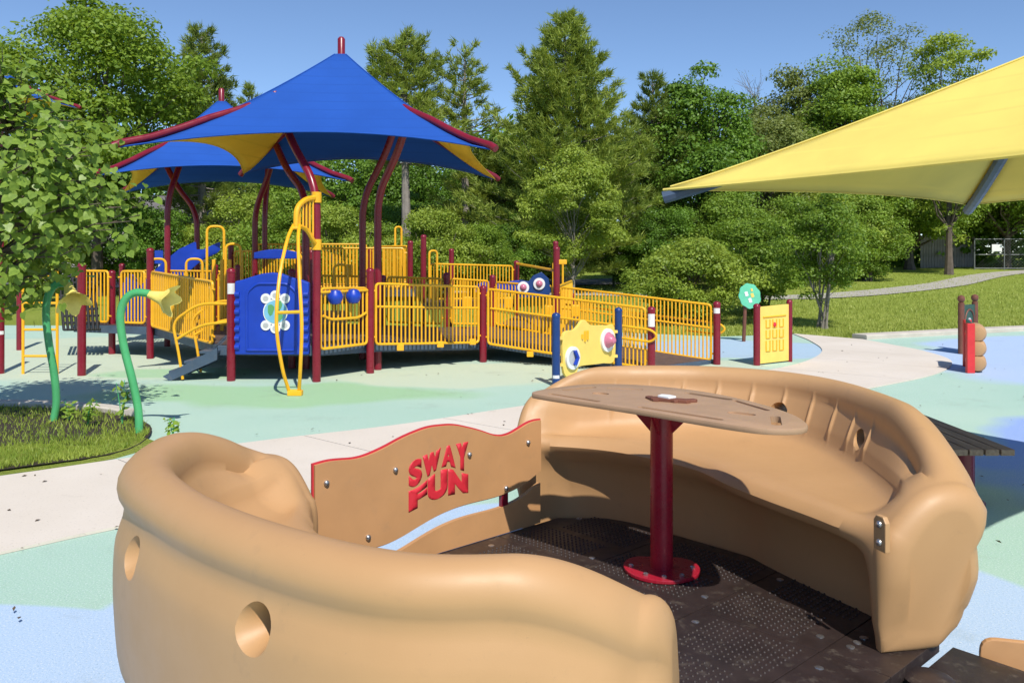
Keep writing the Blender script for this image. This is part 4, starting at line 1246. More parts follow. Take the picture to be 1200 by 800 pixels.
# climber stack and dark panel at the right
b1 = Vector((6.47, 12.05, 0)); b2 = Vector((6.80, 12.75, 0))
tw = thing('tyre_climber', 'low climber of three stacked tan drums between bright red posts', 'climber', (b1 + b2) / 2)
for p in (b1, b2):
    q = MB(); q.prism([(-.055, -.03), (.055, -.03), (.055, .03), (-.055, .03)], 0, .70, Matrix.Translation(p)); q.build('post', M['brightred'], tw, bevel=.008)
axd = (b2 - b1).normalized()
for k in range(3):
    c_ = (b1 + b2) / 2 + Vector((.16, -.08, .13 + .21 * k))
    q = MB(); rot = axd.to_track_quat('Z', 'Y').to_matrix().to_4x4()
    q.lathe([(.06, -.30), (.10, -.29), (.125, -.22), (.13, -.1), (.135, 0), (.13, .1), (.125, .22), (.10, .29), (.06, .30)], 20, Matrix.Translation(c_ - Vector((.10, 0, 0))) @ rot); q.build('drum', M['tan'], tw, smooth=True)
q = MB(); q.box((b1 + b2) / 2 + Vector((0, 0, .66)), (.05, .62, .10), Matrix.Rotation(math.atan2(axd.y, axd.x) - R(90), 3, 'Z')); q.build('top_board', M['darkgreen'], tw, bevel=.01)
c1, c2 = Vector((7.58, 14.4, 0)), Vector((8.0, 14.75, 0))
dp = thing('dark_panel', 'small dark green arched panel between two brown posts', 'play panel', (c1 + c2) / 2)
for p in (c1, c2):
    q = MB(); q.lathe([(.05, 0), (.05, .86), (.03, .87), (.05, .89), (.06, .93), (.05, .97), (.01, .99)], 12, None, p); q.build('post', M['brownwood'], dp, smooth=True)
ax = (c2 - c1).normalized(); Lb = (c2 - c1).length
Mq = Matrix.Translation(c1) @ Matrix(((ax.x, 0, ax.y, 0), (ax.y, 0, -ax.x, 0), (0, 1, 0, 0), (0, 0, 0, 1)))
q = MB(); q.prism([(.04, .06), (Lb - .04, .06), (Lb - .04, .82), (.04, .82)], -.02, .02, Mq); bo = q.build('board', M['darkgreen'], dp, bevel=.006)
q = MB(); q.tube([Mq @ Vector((Lb / 2 + (Lb / 2 - .09) * math.cos(a), .5 + .24 * math.sin(a), .024)) for a in np.linspace(0, math.pi, 12)], .014, 6); q.build('arch_trim', M['brownwood'], bo)
disc_m = MB(); disc_m.lathe([(.05, 0), (.05, .012), (.01, .014)], 14, Mq @ Matrix.Translation((Lb / 2, .55, .02))); disc_m.build('print_shape', M['palegrey'], bo)

# ================================================================== BENCH
bn = thing('slatted_bench', 'brown slatted bench on a maroon post beside the glider', 'bench', (3.02, 6.1, 0))
for k in range(4):
    x = 2.80 + k * .098
    q = MB(); q.box((x, 6.15, .425), (.086, 1.66, .04), None)
    o = q.build('slat', M['timber'], bn, bevel=.006)
for y in (5.72, 6.62):
    q = MB(); q.lathe([(.13, 0), (.13, .012), (.065, .014), (.065, .375)], 16, None, (3.03, y, 0)); q.build('leg', M['maroon'], bn, smooth=True)
    q = MB(); q.box((2.955, y, .39), (.38, .06, .028)); q.build('crossbar', M['maroon'], bn)

# ================================================================== SPRAY FLOWERS
def spray_flower(label, pts, r, fl_dir, fl_base, sc):
    rt = thing('spray_flower', label, 'water feature', pts[0], 'green flower water sprayers')
    m = MB(); m.tube(catmull(pts, 40), r, 12); m.build('stem', M['greentube'], rt, smooth=True)
    Q = Vector(fl_dir).to_track_quat('Z', 'Y').to_matrix().to_4x4()
    n = 30; vs_ = []; fs_ = []
    prof = [(.022, 0), (.034, .03), (.045, .08), (.06, .14), (.085, .19), (.12, .225), (.135, .235), (.115, .215), (.07, .16), (.03, .08)]
    for (rr, z) in prof:
        for k in range(n):
            a = 2 * math.pi * k / n; w_ = 1 + .16 * math.cos(5 * a) * smooth01(rr, .04, .13)
            vs_.append(Vector(fl_base) + Q @ Vector((rr * w_ * math.cos(a), rr * w_ * math.sin(a), z + .03 * math.cos(5 * a) * smooth01(rr, .07, .13))) * sc)
    fs_ = [(i * n + k, i * n + (k + 1) % n, (i + 1) * n + (k + 1) % n, (i + 1) * n + k) for i in range(len(prof) - 1) for k in range(n)]
    fs_.append(tuple((len(prof) - 1) * n + k for k in range(n))); fs_.append(tuple(range(n)))
    f = MB(); f.add(vs_, fs_); f.build('blossom', M['paleyellow'], rt, smooth=True)
    return rt
d1 = 7.85
spray_flower('green curved spray tube with pale yellow trumpet flower clear of the tree', [gnd(163, 511), at(162, 480, d1), at(155, 445, d1), at(145, 405, d1), at(141, 372, d1), at(146, 352, d1), at(158, 343, d1), at(176, 344, d1)], .036, (1, -.1, -.28), at(172, 344, d1), 1.02)
d2 = 8.4
spray_flower('green spray tube whose yellow flower hangs under the leaves of the tree', [gnd(62, 497), at(66, 470, d2), at(63, 435, d2), at(57, 400, d2), at(54, 368, d2), at(57, 345, d2), at(66, 333, d2), at(80, 332, d2)], .036, (.5, -.5, -.75), at(79, 332, d2), 1.1)
# ================================================================== VEGETATION
def np_mesh(name, verts, faces_flat, nper, mat):
    me = bpy.data.meshes.new(name)
    nf = len(faces_flat) // nper
    me.vertices.add(len(verts)); me.vertices.foreach_set("co", np.asarray(verts, np.float32).ravel())
    me.loops.add(len(faces_flat)); me.loops.foreach_set("vertex_index", np.asarray(faces_flat, np.int32))
    me.polygons.add(nf); me.polygons.foreach_set("loop_start", np.arange(0, nf * nper, nper, dtype=np.int32))
    me.polygons.foreach_set("loop_total", np.full(nf, nper, np.int32))
    me.materials.append(mat); me.update(calc_edges=True); me.validate()
    return me

def unit(a):
    return a / np.maximum(np.linalg.norm(a, axis=1, keepdims=True), 1e-9)

def leaf_quads(C, Nn, size, rg, aspect=.62, fold=.18):
    N = len(C)
    r1 = unit(rg.normal(size=(N, 3)))
    t = unit(np.cross(Nn, r1)); b = np.cross(Nn, t)
    s = size[:, None]
    tip = C + t * s; tail = C - t * s
    l = C + b * s * aspect + Nn * s * fold + t * s * .12; r = C - b * s * aspect + Nn * s * fold + t * s * .12
    V = np.stack([tail, r, tip, l], 1).reshape(-1, 3)
    F = np.arange(4 * N)
    return V, F

def limb_tubes(mb, p, q, r0, r1, rg, n=6, sag=.1, seg=5):
    p, q = np.array(p), np.array(q); L_ = np.linalg.norm(q - p)
    pts = []
    for k in range(seg):
        t = k / (seg - 1); o = rg.normal(size=3) * L_ * .03 * (0 < k < seg - 1)
        pt = p + (q - p) * t + o; pt[2] += sag * L_ * math.sin(math.pi * t) * .5
        pts.append(pt)
    mb.tube(pts, [r0 + (r1 - r0) * k / (seg - 1) for k in range(seg)], n, caps=False)

def broad_meshes(seed, H, cr, c0, leaf, nclump, per, mat, bark='bark', tr=.16, multi=1, shape=1.0, clump=(.24, .40), open_=0.0):
    """tree at the origin: total height H, crown radius cr, crown starting at height c0"""
    rg = np.random.default_rng(seed)
    leaf *= .60; per = int(per * 2.2)
    ch = H - c0; cz = c0 + ch * .5
    tm_ = MB(); Cs = []; Ns = []; Ss = []
    tops = []
    for k in range(multi):
        a = rg.uniform(0, 6.28); off = (0 if multi == 1 else .12 * cr)
        bx, by = off * math.cos(a), off * math.sin(a)
        tx, ty = (rg.normal(size=2) * cr * (.08 if multi == 1 else .4))
        pts = [(bx, by, -.1), (bx + tx * .15, by + ty * .15, c0 * .5), (bx + tx * .5, by + ty * .5, c0 + ch * .25), (tx, ty, c0 + ch * .7)]
        pp = catmull(pts, 9); rs = [tr * (1 - .85 * i / 8) for i in range(9)]; rs[0] *= 1.35
        tm_.tube(pp, rs, 8, caps=False); tops.append(pp)
    for k in range(nclump):
        d = unit(rg.normal(size=(1, 3)))[0]
        rr = rg.uniform(.35, 1.0) ** .55
        cc = np.array([d[0] * cr * rr, d[1] * cr * rr, cz + d[2] * ch * .5 * rr])
        hz = (cc[2] - c0) / ch
        az_ = math.atan2(d[1], d[0]); lob = 1 + .16 * math.sin(3 * az_ + seed) * (1 - abs(d[2])) + .13 * math.sin(5 * az_ + 2.1 * seed + 3 * d[2]) + .12 * math.sin(4 * d[2] * 2 + seed * 1.7)
        cc[:2] *= lob; cc[2] = cz + (cc[2] - cz) * (1 + .12 * math.sin(2 * az_ + seed * .9))
        taper = (1 - .35 * max(0, hz - .5) * 2 * shape) * (1 - .25 * max(0, .35 - hz) * 2)
        cc[:2] *= taper * (1 + rg.normal() * .08)
        rc = cr * rg.uniform(*clump) * (.75 if rr > .9 else 1)
        n = int(per * rg.uniform(.35, 1.5) * (1 - open_ * rg.random()))
        dd = unit(rg.normal(size=(n, 3))); dd[:, 2] = np.where(dd[:, 2] < -.4, -dd[:, 2] * .5, dd[:, 2])
        rad = rc * rg.uniform(.35, 1.0, (n, 1)) ** .5
        pos = cc + dd * rad * np.array([1.15, 1.15, .72]) + rg.normal(size=(n, 3)) * rc * .10
        Cs.append(pos); Ns.append(unit(dd * .8 + np.array([0, 0, .55]) + rg.normal(size=(n, 3)) * .55)); Ss.append(leaf * rg.uniform(.65, 1.3, n))
        if k % 3 == 0:
            pp = tops[k % multi]; i = int(np.clip(rg.integers(3, 8), 0, 8)); 
            i = min(i, max(2, int(8 * np.clip((cc[2] - .25 * ch) / (H * .8), .2, .95))))
            limb_tubes(tm_, pp[i], cc, tr * .38 * (1 - i / 12), tr * .06, rg, 5)
    C, Nn, S = np.concatenate(Cs), np.concatenate(Ns), np.concatenate(Ss)
    keep = C[:, 2] > max(.05, c0 * .75 if c0 > .6 else .05); C, Nn, S = C[keep], Nn[keep], S[keep]
    V, F = leaf_quads(C, Nn, S, rg)
    return tm_.mesh('trunk', M[bark], smooth=True), np_mesh('crown', V, F, 4, M[mat])

def pine_meshes(seed, H, cr, c0, mat='needle', tr=.17, dens=1.0, shape=.8, needle=.26, bark='barkpale', upsweep=.35):
    rg = np.random.default_rng(seed)
    tm_ = MB(); tm_.tube([(0, 0, -.1), (.03, 0, H * .3), (-.04, .03, H * .65), (0, 0, H * .985)], [tr * 1.2, tr, tr * .6, .02], 8, caps=False)
    A, B, S = [], [], []
    z = c0; az = rg.uniform(0, 6.28)
    while z < H * .985:
        f = (z - c0) / (H - c0)
        env = cr * ((1 - f) ** shape) * (.55 + .45 * smooth01(f, 0, .22)) + .18
        nb = max(3, int((6 if f < .8 else 4) * dens))
        for k in range(nb):
            az += 2.4 + rg.normal() * .35
            L_ = env * rg.uniform(.48, 1.2)
            el0 = -.05 + .55 * f + rg.normal() * .10
            pts = []; p = np.array([0, 0, z + rg.normal() * .06]); sg = 7
            for i in range(sg):
                pts.append(p.copy())
                el = el0 + upsweep * (i / sg) ** 1.5 - .12 * (1 - f) * (i < 3)
                p = p + np.array([math.cos(az) * math.cos(el), math.sin(az) * math.cos(el), math.sin(el)]) * L_ / (sg - 1)
                az += rg.normal() * .05
            tm_.tube(pts, [max(.006, .030 * (1 - i / sg) * (L_ / cr + .3)) for i in range(sg)], 4, caps=False)
            # tufts along the branch and on side twigs
            nt_ = max(5, int(L_ * 9 * dens))
            for _ in range(nt_):
                t = rg.uniform(.25, 1.02) ** .8; i = min(int(t * (sg - 1)), sg - 2); q = pts[i] + (pts[i + 1] - pts[i]) * (t * (sg - 1) - i)
                side = rg.normal() * .20 * L_ * (1.1 - .75 * t)
                q = q + np.array([-math.sin(az), math.cos(az), 0]) * side + np.array([0, 0, rg.uniform(-.04, .14) + abs(side) * .15])
                dr = np.array([math.cos(az), math.sin(az), .55 + .5 * f]) + np.array([-math.sin(az), math.cos(az), 0]) * np.sign(side) * .6
                dr /= np.linalg.norm(dr)
                A.append(q); B.append(dr); S.append(rg.uniform(.8, 1.25))
        z += (.42 if f < .5 else .34) * rg.uniform(.8, 1.2) / max(.6, dens ** .5) * (H / 11) ** .5
    A.append(np.array([0, 0, H])); B.append(np.array([0, 0, 1.0])); S.append(1.2)
    A, B, S = np.array(A), np.array(B), np.array(S)
    per = 13
    Q = np.repeat(A, per, 0); D = np.repeat(B, per, 0); SS = np.repeat(S, per)
    D = unit(D + rg.normal(size=D.shape) * .62 + np.array([0, 0, .15])); Ln = needle * SS * rg.uniform(.7, 1.2, len(SS))
    sd = unit(np.cross(D, rg.normal(size=D.shape))) * (needle * .085)
    Q = Q + rg.normal(size=Q.shape) * needle * .18
    V = np.stack([Q + sd, Q - sd, Q + D * Ln[:, None]], 1).reshape(-1, 3)
    return tm_.mesh('trunk', M[bark], smooth=True), np_mesh('crown', V, np.arange(len(V)), 3, M[mat])

def plant_tree(name, label, cat, meshes, x, y, rz=0, sc=1.0, group=None, sz=None):
    e = thing(name, label, cat, (x, y, gz(x, y) - .03), group)
    e.rotation_euler = (0, 0, rz); e.scale = (sc, sc, sz or sc)
    put('trunk', meshes[0], e, False); put('crown', meshes[1], e, False)
    return e
def top_h(py, d):                       # height of a thing whose top is seen at py
    return EYE + (300 - py) / 1000 * d
def px(p, d): return (p - 600) / 1000 * d

# --- tall trees of the wood edge (x from the picture column, distance d)
d = 30
plant_tree('broadleaf_tree', 'tall open broadleaf tree rising behind the heart-leaved tree', 'tree', broad_meshes(11, top_h(-8, d) - gz(-15, d), 3.5, 3.0, .13, 120, 190, 'leaf_oak', tr=.22, clump=(.20, .34)), px(112, d), d, .4)
d = 35
plant_tree('pine_tree', 'dark narrow pine beside the tall broadleaf tree', 'tree', pine_meshes(21, top_h(30, d) - .5, 2.0, 2.4, 'needle', shape=.55, dens=1.25), px(236, d), d)
d = 44
plant_tree('pine_tree', 'small distant pine behind the slope of the big blue canopy', 'tree', pine_meshes(22, top_h(95, d) - .8, 1.9, 2.5, 'needle', dens=1.1), px(292, d), d)
d = 32
plant_tree('pine_tree', 'round-topped pine with bare grey lower trunk next to the big blue canopy', 'tree', pine_meshes(23, top_h(46, d) - .4, 2.3, 4.9, 'needle2', shape=.42, dens=1.25, upsweep=.5), px(475, d), d)
d = 34
plant_tree('pine_tree', 'slim pine with open tufted branches between two bigger pines', 'tree', pine_meshes(24, top_h(54, d) - .45, 1.75, 4.5, 'needle2', shape=.5, dens=.95, upsweep=.55), px(545, d), d)
d = 32
plant_tree('pine_tree', 'biggest broad pine with a pointed top behind the young tree', 'tree', pine_meshes(25, top_h(18, d) - .4, 4.3, .9, 'needle2', tr=.24, shape=.78, dens=1.5, upsweep=.65), px(662, d), d)
d = 36
plant_tree('pine_tree', 'pine to the right of the biggest pine, partly hidden by it', 'tree', pine_meshes(26, top_h(88, d) - .5, 2.9, .8, 'needle', shape=.7, dens=1.2, upsweep=.6), px(765, d), d)
d = 35
plant_tree('pine_tree', 'shorter pine filling the gap left of the biggest pine', 'tree', pine_meshes(27, top_h(165, d) - .5, 2.7, .7, 'needle2', shape=.6, dens=1.25, upsweep=.5), px(575, d), d)
d = 36
plant_tree('broadleaf_tree', 'dark dome-shaped broadleaf tree beyond the tip of the yellow canopy', 'tree', broad_meshes(31, top_h(96, d) - .5, 2.6, 1.0, .13, 110, 190, 'leaf_dark', tr=.2), px(818, d), d)
d = 40
plant_tree('broadleaf_tree', 'olive feathery tree just right of the dark dome-shaped tree', 'tree', broad_meshes(32, top_h(125, d) - .6, 2.6, 1.5, .12, 90, 150, 'leaf_olive', tr=.18, open_=.4), px(900, d), d)
d = 43
plant_tree('broadleaf_tree', 'mid green tree beneath the bare-twigged crown behind the yellow canopy', 'tree', broad_meshes(33, top_h(72, d) - .7, 3.0, 1.5, .14, 110, 160, 'leaf_mid', tr=.2), px(985, d), d)
d = 46
plant_tree('broadleaf_tree', 'tall thin-leaved tree showing its branches against the sky', 'tree', broad_meshes(34, top_h(16, d) - .8, 3.2, 6.5, .11, 95, 70, 'leaf_olive', tr=.2, open_=.6, clump=(.18, .32)), px(1020, d), d)
d = 42
plant_tree('broadleaf_tree', 'light green tree with bright loose crown above the yellow canopy', 'tree', broad_meshes(35, top_h(24, d) - .7, 2.6, 1.8, .13, 95, 120, 'leaf_light', tr=.18, open_=.5, clump=(.2, .34)), px(1112, d), d)
d = 45
plant_tree('broadleaf_tree', 'olive green tree standing between the bare-twigged tree and the tall thin-leaved tree', 'tree', broad_meshes(36, top_h(90, d) - .8, 3.2, 2.0, .14, 100, 150, 'leaf_olive', tr=.2), px(925, d), d)
d = 48
plant_tree('broadleaf_tree', 'mid green tree beyond the wood fence under the yellow canopy', 'tree', broad_meshes(37, top_h(110, d) - .9, 3.8, 2.0, .15, 110, 170, 'leaf_mid', tr=.2), px(1180, d), d)

# bare twigs
def bare_tree(seed, H):
    rg = np.random.default_rng(seed); mb = MB(); tips = []
    def grow(p, dr, L_, r, lev):
        q = p + dr * L_
        limb_tubes(mb, p, q, r, r * .6, rg, 4, .05, 4)
        if lev == 0: tips.append(q); return
        for k in range(3 if lev > 1 else 4):
            nd = dr + rg.normal(size=3) * .48 + np.array([0, 0, .12]); nd /= np.linalg.norm(nd)
            grow(p + dr * L_ * rg.uniform(.55, 1.0), nd, L_ * rg.uniform(.6, .8), r * .58, lev - 1)
    grow(np.array([0, 0, -.1]), np.array([0, 0, 1.0]), H * .42, .13, 5)
    C = np.array(tips); C = np.repeat(C[::3], 2, 0) + rg.normal(size=(len(C[::3]) * 2, 3)) * .1
    V, F = leaf_quads(C, unit(rg.normal(size=C.shape)), np.full(len(C), .03), rg)
    return mb.mesh('trunk', M['barkpale']), np_mesh('crown', V, F, 4, M['leaf_olive'])
d = 44
plant_tree('bare_tree', 'nearly leafless tree with fine grey twigs above the dark tree', 'tree', bare_tree(5, top_h(62, d) - .8), px(928, d), d)

# --- middle layer: young trees and shrubs
d = 25
plant_tree('young_tree', 'young light green tree in front of the biggest pine', 'tree', broad_meshes(41, top_h(176, d) - .1, 1.5, 1.1, .062, 110, 190, 'leaf_light', 'barkpale', tr=.05, clump=(.18, .32), shape=1.1), px(672, d), d)
d = 21
plant_tree('leafy_shrub', 'broad bright green shrub just behind the end of the ramp', 'shrub', broad_meshes(42, top_h(284, d), 1.5, .15, .065, 80, 210, 'leaf_light', tr=.05, multi=4, clump=(.22, .36)), px(812, d), d, .3)
d = 19.8
plant_tree('young_tree', 'multi-stemmed young tree on the lawn near the bead board', 'tree', broad_meshes(43, top_h(222, d), 1.15, .75, .060, 75, 150, 'leaf_mid', 'barkpale', tr=.035, multi=5, clump=(.2, .36), open_=.3), px(965, d), d)
d = 23
plant_tree('leafy_shrub', 'mid green shrub between the bright shrub and the multi-stemmed young tree', 'shrub', broad_meshes(44, top_h(262, d), 1.25, .15, .07, 55, 190, 'leaf_mid', tr=.04, multi=3), px(890, d), d)
d = 47
plant_tree('lawn_tree', 'spreading tree with dark trunk on the lawn by the wood fence', 'tree', broad_meshes(45, top_h(205, d) - 1.0, 3.3, 1.5, .11, 80, 190, 'leaf_mid', tr=.28, clump=(.22, .38)), px(1066, d), d)
d = 38
plant_tree('lawn_tree', 'leafy tree left of the dark-trunked lawn tree', 'tree', broad_meshes(46, top_h(218, d) - .6, 2.4, .5, .11, 80, 180, 'leaf_light', tr=.16), px(975, d), d)
d = 50
plant_tree('lawn_tree', 'leafy tree overhanging the chain-link gate', 'tree', broad_meshes(47, top_h(200, d) - 1.1, 3.2, 2.0, .12, 80, 170, 'leaf_mid', tr=.2), px(1180, d), d)

un = [broad_meshes(51, 4.2, 2.1, .2, .085, 75, 200, 'leaf_light', tr=.07, multi=3), broad_meshes(52, 4.0, 2.0, .15, .085, 75, 200, 'leaf_mid', tr=.07, multi=3),
      broad_meshes(53, 4.6, 2.0, .2, .09, 75, 200, 'leaf_dark', tr=.08, multi=2)]
spots = [(395, 27, 235, 0, 'light green bush seen between the blue canopy columns'), (345, 29, 225, 1, 'mid green bush behind the yellow climber head'), (445, 28, 262, 1, 'mid green bush behind the right-hand blue canopy columns'),
         (508, 28, 240, 0, 'light green bush right of the bare pine trunk'), (560, 29, 262, 1, 'mid green bush behind the ramp railings'), (602, 31, 255, 2, 'dark bush between the ramp and the young tree'),
         (285, 30, 222, 0, 'light green bush behind the slide canopy columns'), (180, 30, 235, 2, 'dark bush behind the slide'), (735, 33, 268, 2, 'dark bush right of the young tree'),
         (862, 32, 225, 1, 'mid green bush under the tip of the yellow canopy'), (925, 34, 232, 1, 'mid green bush behind the multi-stemmed young tree'), (782, 32, 235, 2, 'dark bush behind the bright shrub'),
         (120, 32, 210, 1, 'mid green bush low behind the heart-leaved tree'), (40, 30, 240, 0, 'light green bush at the far end behind the ladder'), (1015, 37, 232, 1, 'mid green bush beside the leafy lawn tree'), (650, 34, 230, 2, 'dark bush under the biggest pine'),
         (480, 36, 232, 2, 'dark bush behind the bare pine trunk'), (432, 41, 172, 2, 'tall dark bush behind the right-hand blue canopy columns'), (512, 42, 178, 2, 'tall dark bush behind the slim pine trunk'), (345, 43, 190, 1, 'tall mid green bush far behind the yellow climber head'), (248, 43, 195, 2, 'tall dark bush far behind the slide')]
used = [False] * 3
for i, (p, d, ty, k, lab) in enumerate(spots):
    H0 = (4.2, 4.0, 4.6)[k]
    x = px(p, d); s_ = (top_h(ty, d) - gz(x, d)) / H0
    plant_tree('bush', lab, 'bush', un[k], x, d, i * 1.9, s_, 'bushes along the wood edge')

# the far wood behind everything reads as one mass
rg = np.random.default_rng(99)
Cs, Ns, Ss = [], [], []
for k in range(1000):
    x = rg.uniform(-60, 72); y = rg.uniform(50, 62); base_z = gz(x, y)
    hmax = 6.5 + 2.2 * math.sin(x * .21) + 1.5 * math.sin(x * .53 + 1) + 2.5 * smooth01(-x, -3, 3)
    z = base_z + rg.uniform(.0, 1) * hmax
    n = 110; rc = rg.uniform(.9, 1.7); dd = unit(rg.normal(size=(n, 3)))
    Cs.append(np.array([x, y, z]) + dd * rc * np.array([1.2, .9, .8]) * rg.uniform(.5, 1, (n, 1))); Ns.append(unit(dd + rg.normal(size=(n, 3)) * .5 + np.array([0, 0, .4]))); Ss.append(rg.uniform(.16, .3, n))
C = np.concatenate(Cs); keep = C[:, 2] > 0.3
V, F = leaf_quads(C[keep], np.concatenate(Ns)[keep], np.concatenate(Ss)[keep], rg)
fw = put('far_wood', np_mesh('far_wood', V, F, 4, M['leaf_dark'])); tag(fw, 'dark far wood closing off the view behind the nearer trees', 'wood', kind='stuff')

# --- heart-leaved tree at the left edge
rg = np.random.default_rng(3)
tb0 = Vector((-5.25, 8.25, .03))
rb = thing('heart_leaved_tree', 'small tree with big heart-shaped leaves in the planting bed', 'tree', tb0)
tm_ = MB(); tp_ = catmull([(-5.25, 8.25, 0), (-5.2, 8.27, .7), (-5.05, 8.3, 1.4), (-4.95, 8.3, 2.3), (-4.9, 8.3, 3.1)], 14)
tm_.tube(tp_, [.06 * (1 - .75 * i / 13) for i in range(14)], 8)
cenT = np.array([-4.92, 8.3, 2.36])
sprays = []
for k in range(95):
    dd = unit(rg.normal(size=(1, 3)))[0]; rr = rg.uniform(.55, 1.0)
    q = cenT + dd * rr * np.array([1.28, 1.12, 1.26])
    if q[2] > 2.9: q[0] += -.12
    if 1.7 < q[2] < 2.3 and dd[0] > .5: q[0] += .12
    sprays.append(q)
sprays += [np.array(q) for q in ((-3.62, 8.1, 1.98), (-3.75, 8.0, 1.9), (-3.9, 8.1, 2.15), (-4.1, 8.0, 1.72), (-4.35, 7.9, 1.45), (-4.7, 7.8, 1.22), (-5.0, 7.8, 1.15), (-3.8, 8.3, 2.05), (-4.05, 7.9, 2.35), (-4.0, 8.1, 2.6), (-4.3, 8.0, 3.0), (-4.6, 8.0, 3.3), (-5.0, 8.1, 3.55), (-4.8, 8.0, 3.45), (-5.2, 8.2, 3.6), (-4.65, 8.1, 3.4), (-5.4, 8.0, 3.35), (-5.1, 7.9, 3.25), (-4.45, 8.0, 3.2), (-5.0, 8.0, 3.4), (-4.9, 8.2, 3.65))]
LP, LN = [], []
for q in sprays:
    i = int(np.clip((q[2] - .3) / 3.1 * 14, 5, 12)); a = tp_[i]
    limb_tubes(tm_, a, q, .016, .004, rg, 4, .08, 5)
    n = 34
    t = rg.uniform(.35, 1.05, n)[:, None]; pos = a + (q - a) * t + rg.normal(size=(n, 3)) * .13 + np.array([0, 0, .03])
    LP.append(pos); out = unit(pos - cenT)
    LN.append(unit(out * .7 + np.array([0.1, -.35, .55]) + rg.normal(size=(n, 3)) * .5))
tm_.build('trunk', M['bark'], rb, smooth=True)
LP, LN = np.concatenate(LP), np.concatenate(LN)
heart = [(0, -.10), (.35, -.22), (.62, -.05), (.66, .25), (.42, .62), (0, 1.05), (-.42, .62), (-.66, .25), (-.62, -.05), (-.35, -.22)]
def heart_basis(nrm):
    nrm = Vector(nrm); dn = Vector((rg.normal() * .5, rg.normal() * .5, -1)); t = (dn - nrm * dn.dot(nrm))
    t = t.normalized() if t.length > 1e-4 else nrm.orthogonal().normalized()
    return t, nrm.cross(t).normalized(), nrm
hm = MB(); hv = [(0, .3, 0)] + [(x, y, .10 * abs(x) - .16 * max(0, y - .3) ** 2 - .05 * (abs(x) > .5)) for x, y in heart]
hm.add(hv, [(0, i, i % 10 + 1) for i in range(1, 11)])
hmesh = hm.mesh('leaf', M['redbud'], smooth=True)
order = np.argsort(LP[:, 1] - .6 * LP[:, 0])[:300]
front = set(order.tolist())
V, F = [], []
H_ = np.array(hv)
crown = None; rest = []
for i in range(len(LP)):
    t, b, nn = heart_basis(LN[i]); s_ = rg.uniform(.046, .080)
    Mx = Matrix(((b.x, t.x, nn.x), (b.y, t.y, nn.y), (b.z, t.z, nn.z)))
    if i in front:
        rest.append((i, Mx, s_))
    else:
        o_ = len(V) ; A3 = np.array(Mx)
        V.extend((H_ * s_) @ A3.T + LP[i])
        for k in range(1, 11): F.extend((o_, o_ + k, o_ + k % 10 + 1))
cm_ = np_mesh('crown', np.array(V), F, 3, M['redbud']); smooth_mesh(cm_, 60)
crown = put('crown', cm_, rb); crown["kind"] = 'stuff'
for (i, Mx, s_) in rest:
    o = bpy.data.objects.new('leaf', hmesh); col.objects.link(o); o.parent = crown
    o.matrix_basis = Matrix.Translation(Vector(LP[i])) @ Mx.to_4x4() @ Matrix.Diagonal((s_, s_, s_, 1))

# --- grass blades
def blades(name, P, h, w, mat, rg, lab):
    n = len(P); a = rg.uniform(0, 6.28, n); lean = rg.normal(size=(n, 2)) * .35
    hh = h * rg.uniform(.5, 1.25, n); sx = np.stack([np.cos(a), np.sin(a), 0 * a], 1) * (w * rg.uniform(.7, 1.3, n))[:, None]
    T = P + np.stack([lean[:, 0] * hh, lean[:, 1] * hh, hh], 1)
    V = np.stack([P - sx, P + sx, T], 1).reshape(-1, 3)
    o = put(name, np_mesh(name, V, np.arange(3 * n), 3, M[mat])); tag(o, lab, 'grass', kind='stuff'); return o
def in_poly(P, poly):
    x, y = P[:, 0], P[:, 1]; c = np.zeros(len(P), bool); n = len(poly)
    for i in range(n):
        a, b = poly[i], poly[(i + 1) % n]
        cond = ((a[1] > y) != (b[1] > y)) & (x < (b[0] - a[0]) * (y - a[1]) / (b[1] - a[1] + 1e-12) + a[0]); c ^= cond
    return c
P = np.stack([rg.uniform(-8.5, -3.1, 130000), rg.uniform(4.3, 9.2, 130000)], 1)
# turf strip runs along the path side of the bed
dist = np.min(np.linalg.norm(P[:, None, :] - up[None, ::6, :], axis=2), axis=1)
wv = 1.12 + .25 * np.sin(P[:, 0] * 2.1) + rg.normal(size=len(P)) * .14
P = P[in_poly(P, bedp * .992 + np.array([-.05, .06])) & ((dist < wv) | (rg.random(len(P)) < .22))]
P3 = np.column_stack([P, np.full(len(P), .028)])
blades('bed_grass', P3, .052, .006, 'drygrass', rg, 'short clumpy grass along the path edge of the planting bed')
n = 80000
y = 17.0 + (rg.random(n) ** 1.6) * 26; x = rg.uniform(-.05, .75, n) * y + rg.normal(size=n)
lim = np.interp(x, [0, 4.3, 5.9, 6.95, 11.2, 16, 20], [19.7, 17.6, 18.15, 17.3, 19.15, 20.8, 21.5])
k = (y > lim); x, y = x[k], y[k]
Pp = np.array([(a, b, gz(a, b) - .035) for a, b in zip(x, y)])
blades('lawn_grass', Pp, .07, .013, 'grass', rg, 'mown grass covering the lawn beyond the play surface')

# --- litter on the play surface
n = 260
y = rg.uniform(3.5, 16, n) ; x = rg.uniform(-.62, .62, n) * y
Cl = np.column_stack([x, y, np.full(n, .022)]); Cl = Cl[(np.hypot(x - .37, y - 3.44) > 2.1)]
V, F = leaf_quads(Cl, unit(rg.normal(size=Cl.shape) * .25 + np.array([0, 0, 1.0])), rg.uniform(.008, .024, len(Cl)), rg, .5)
lt = put('leaf_litter', np_mesh('leaf_litter', V, F, 4, paint('dry_leaf', (.09, .06, .035), .8, .4, 40))); tag(lt, 'scattered dry leaf bits lying on the play surface', 'leaf litter', kind='stuff')

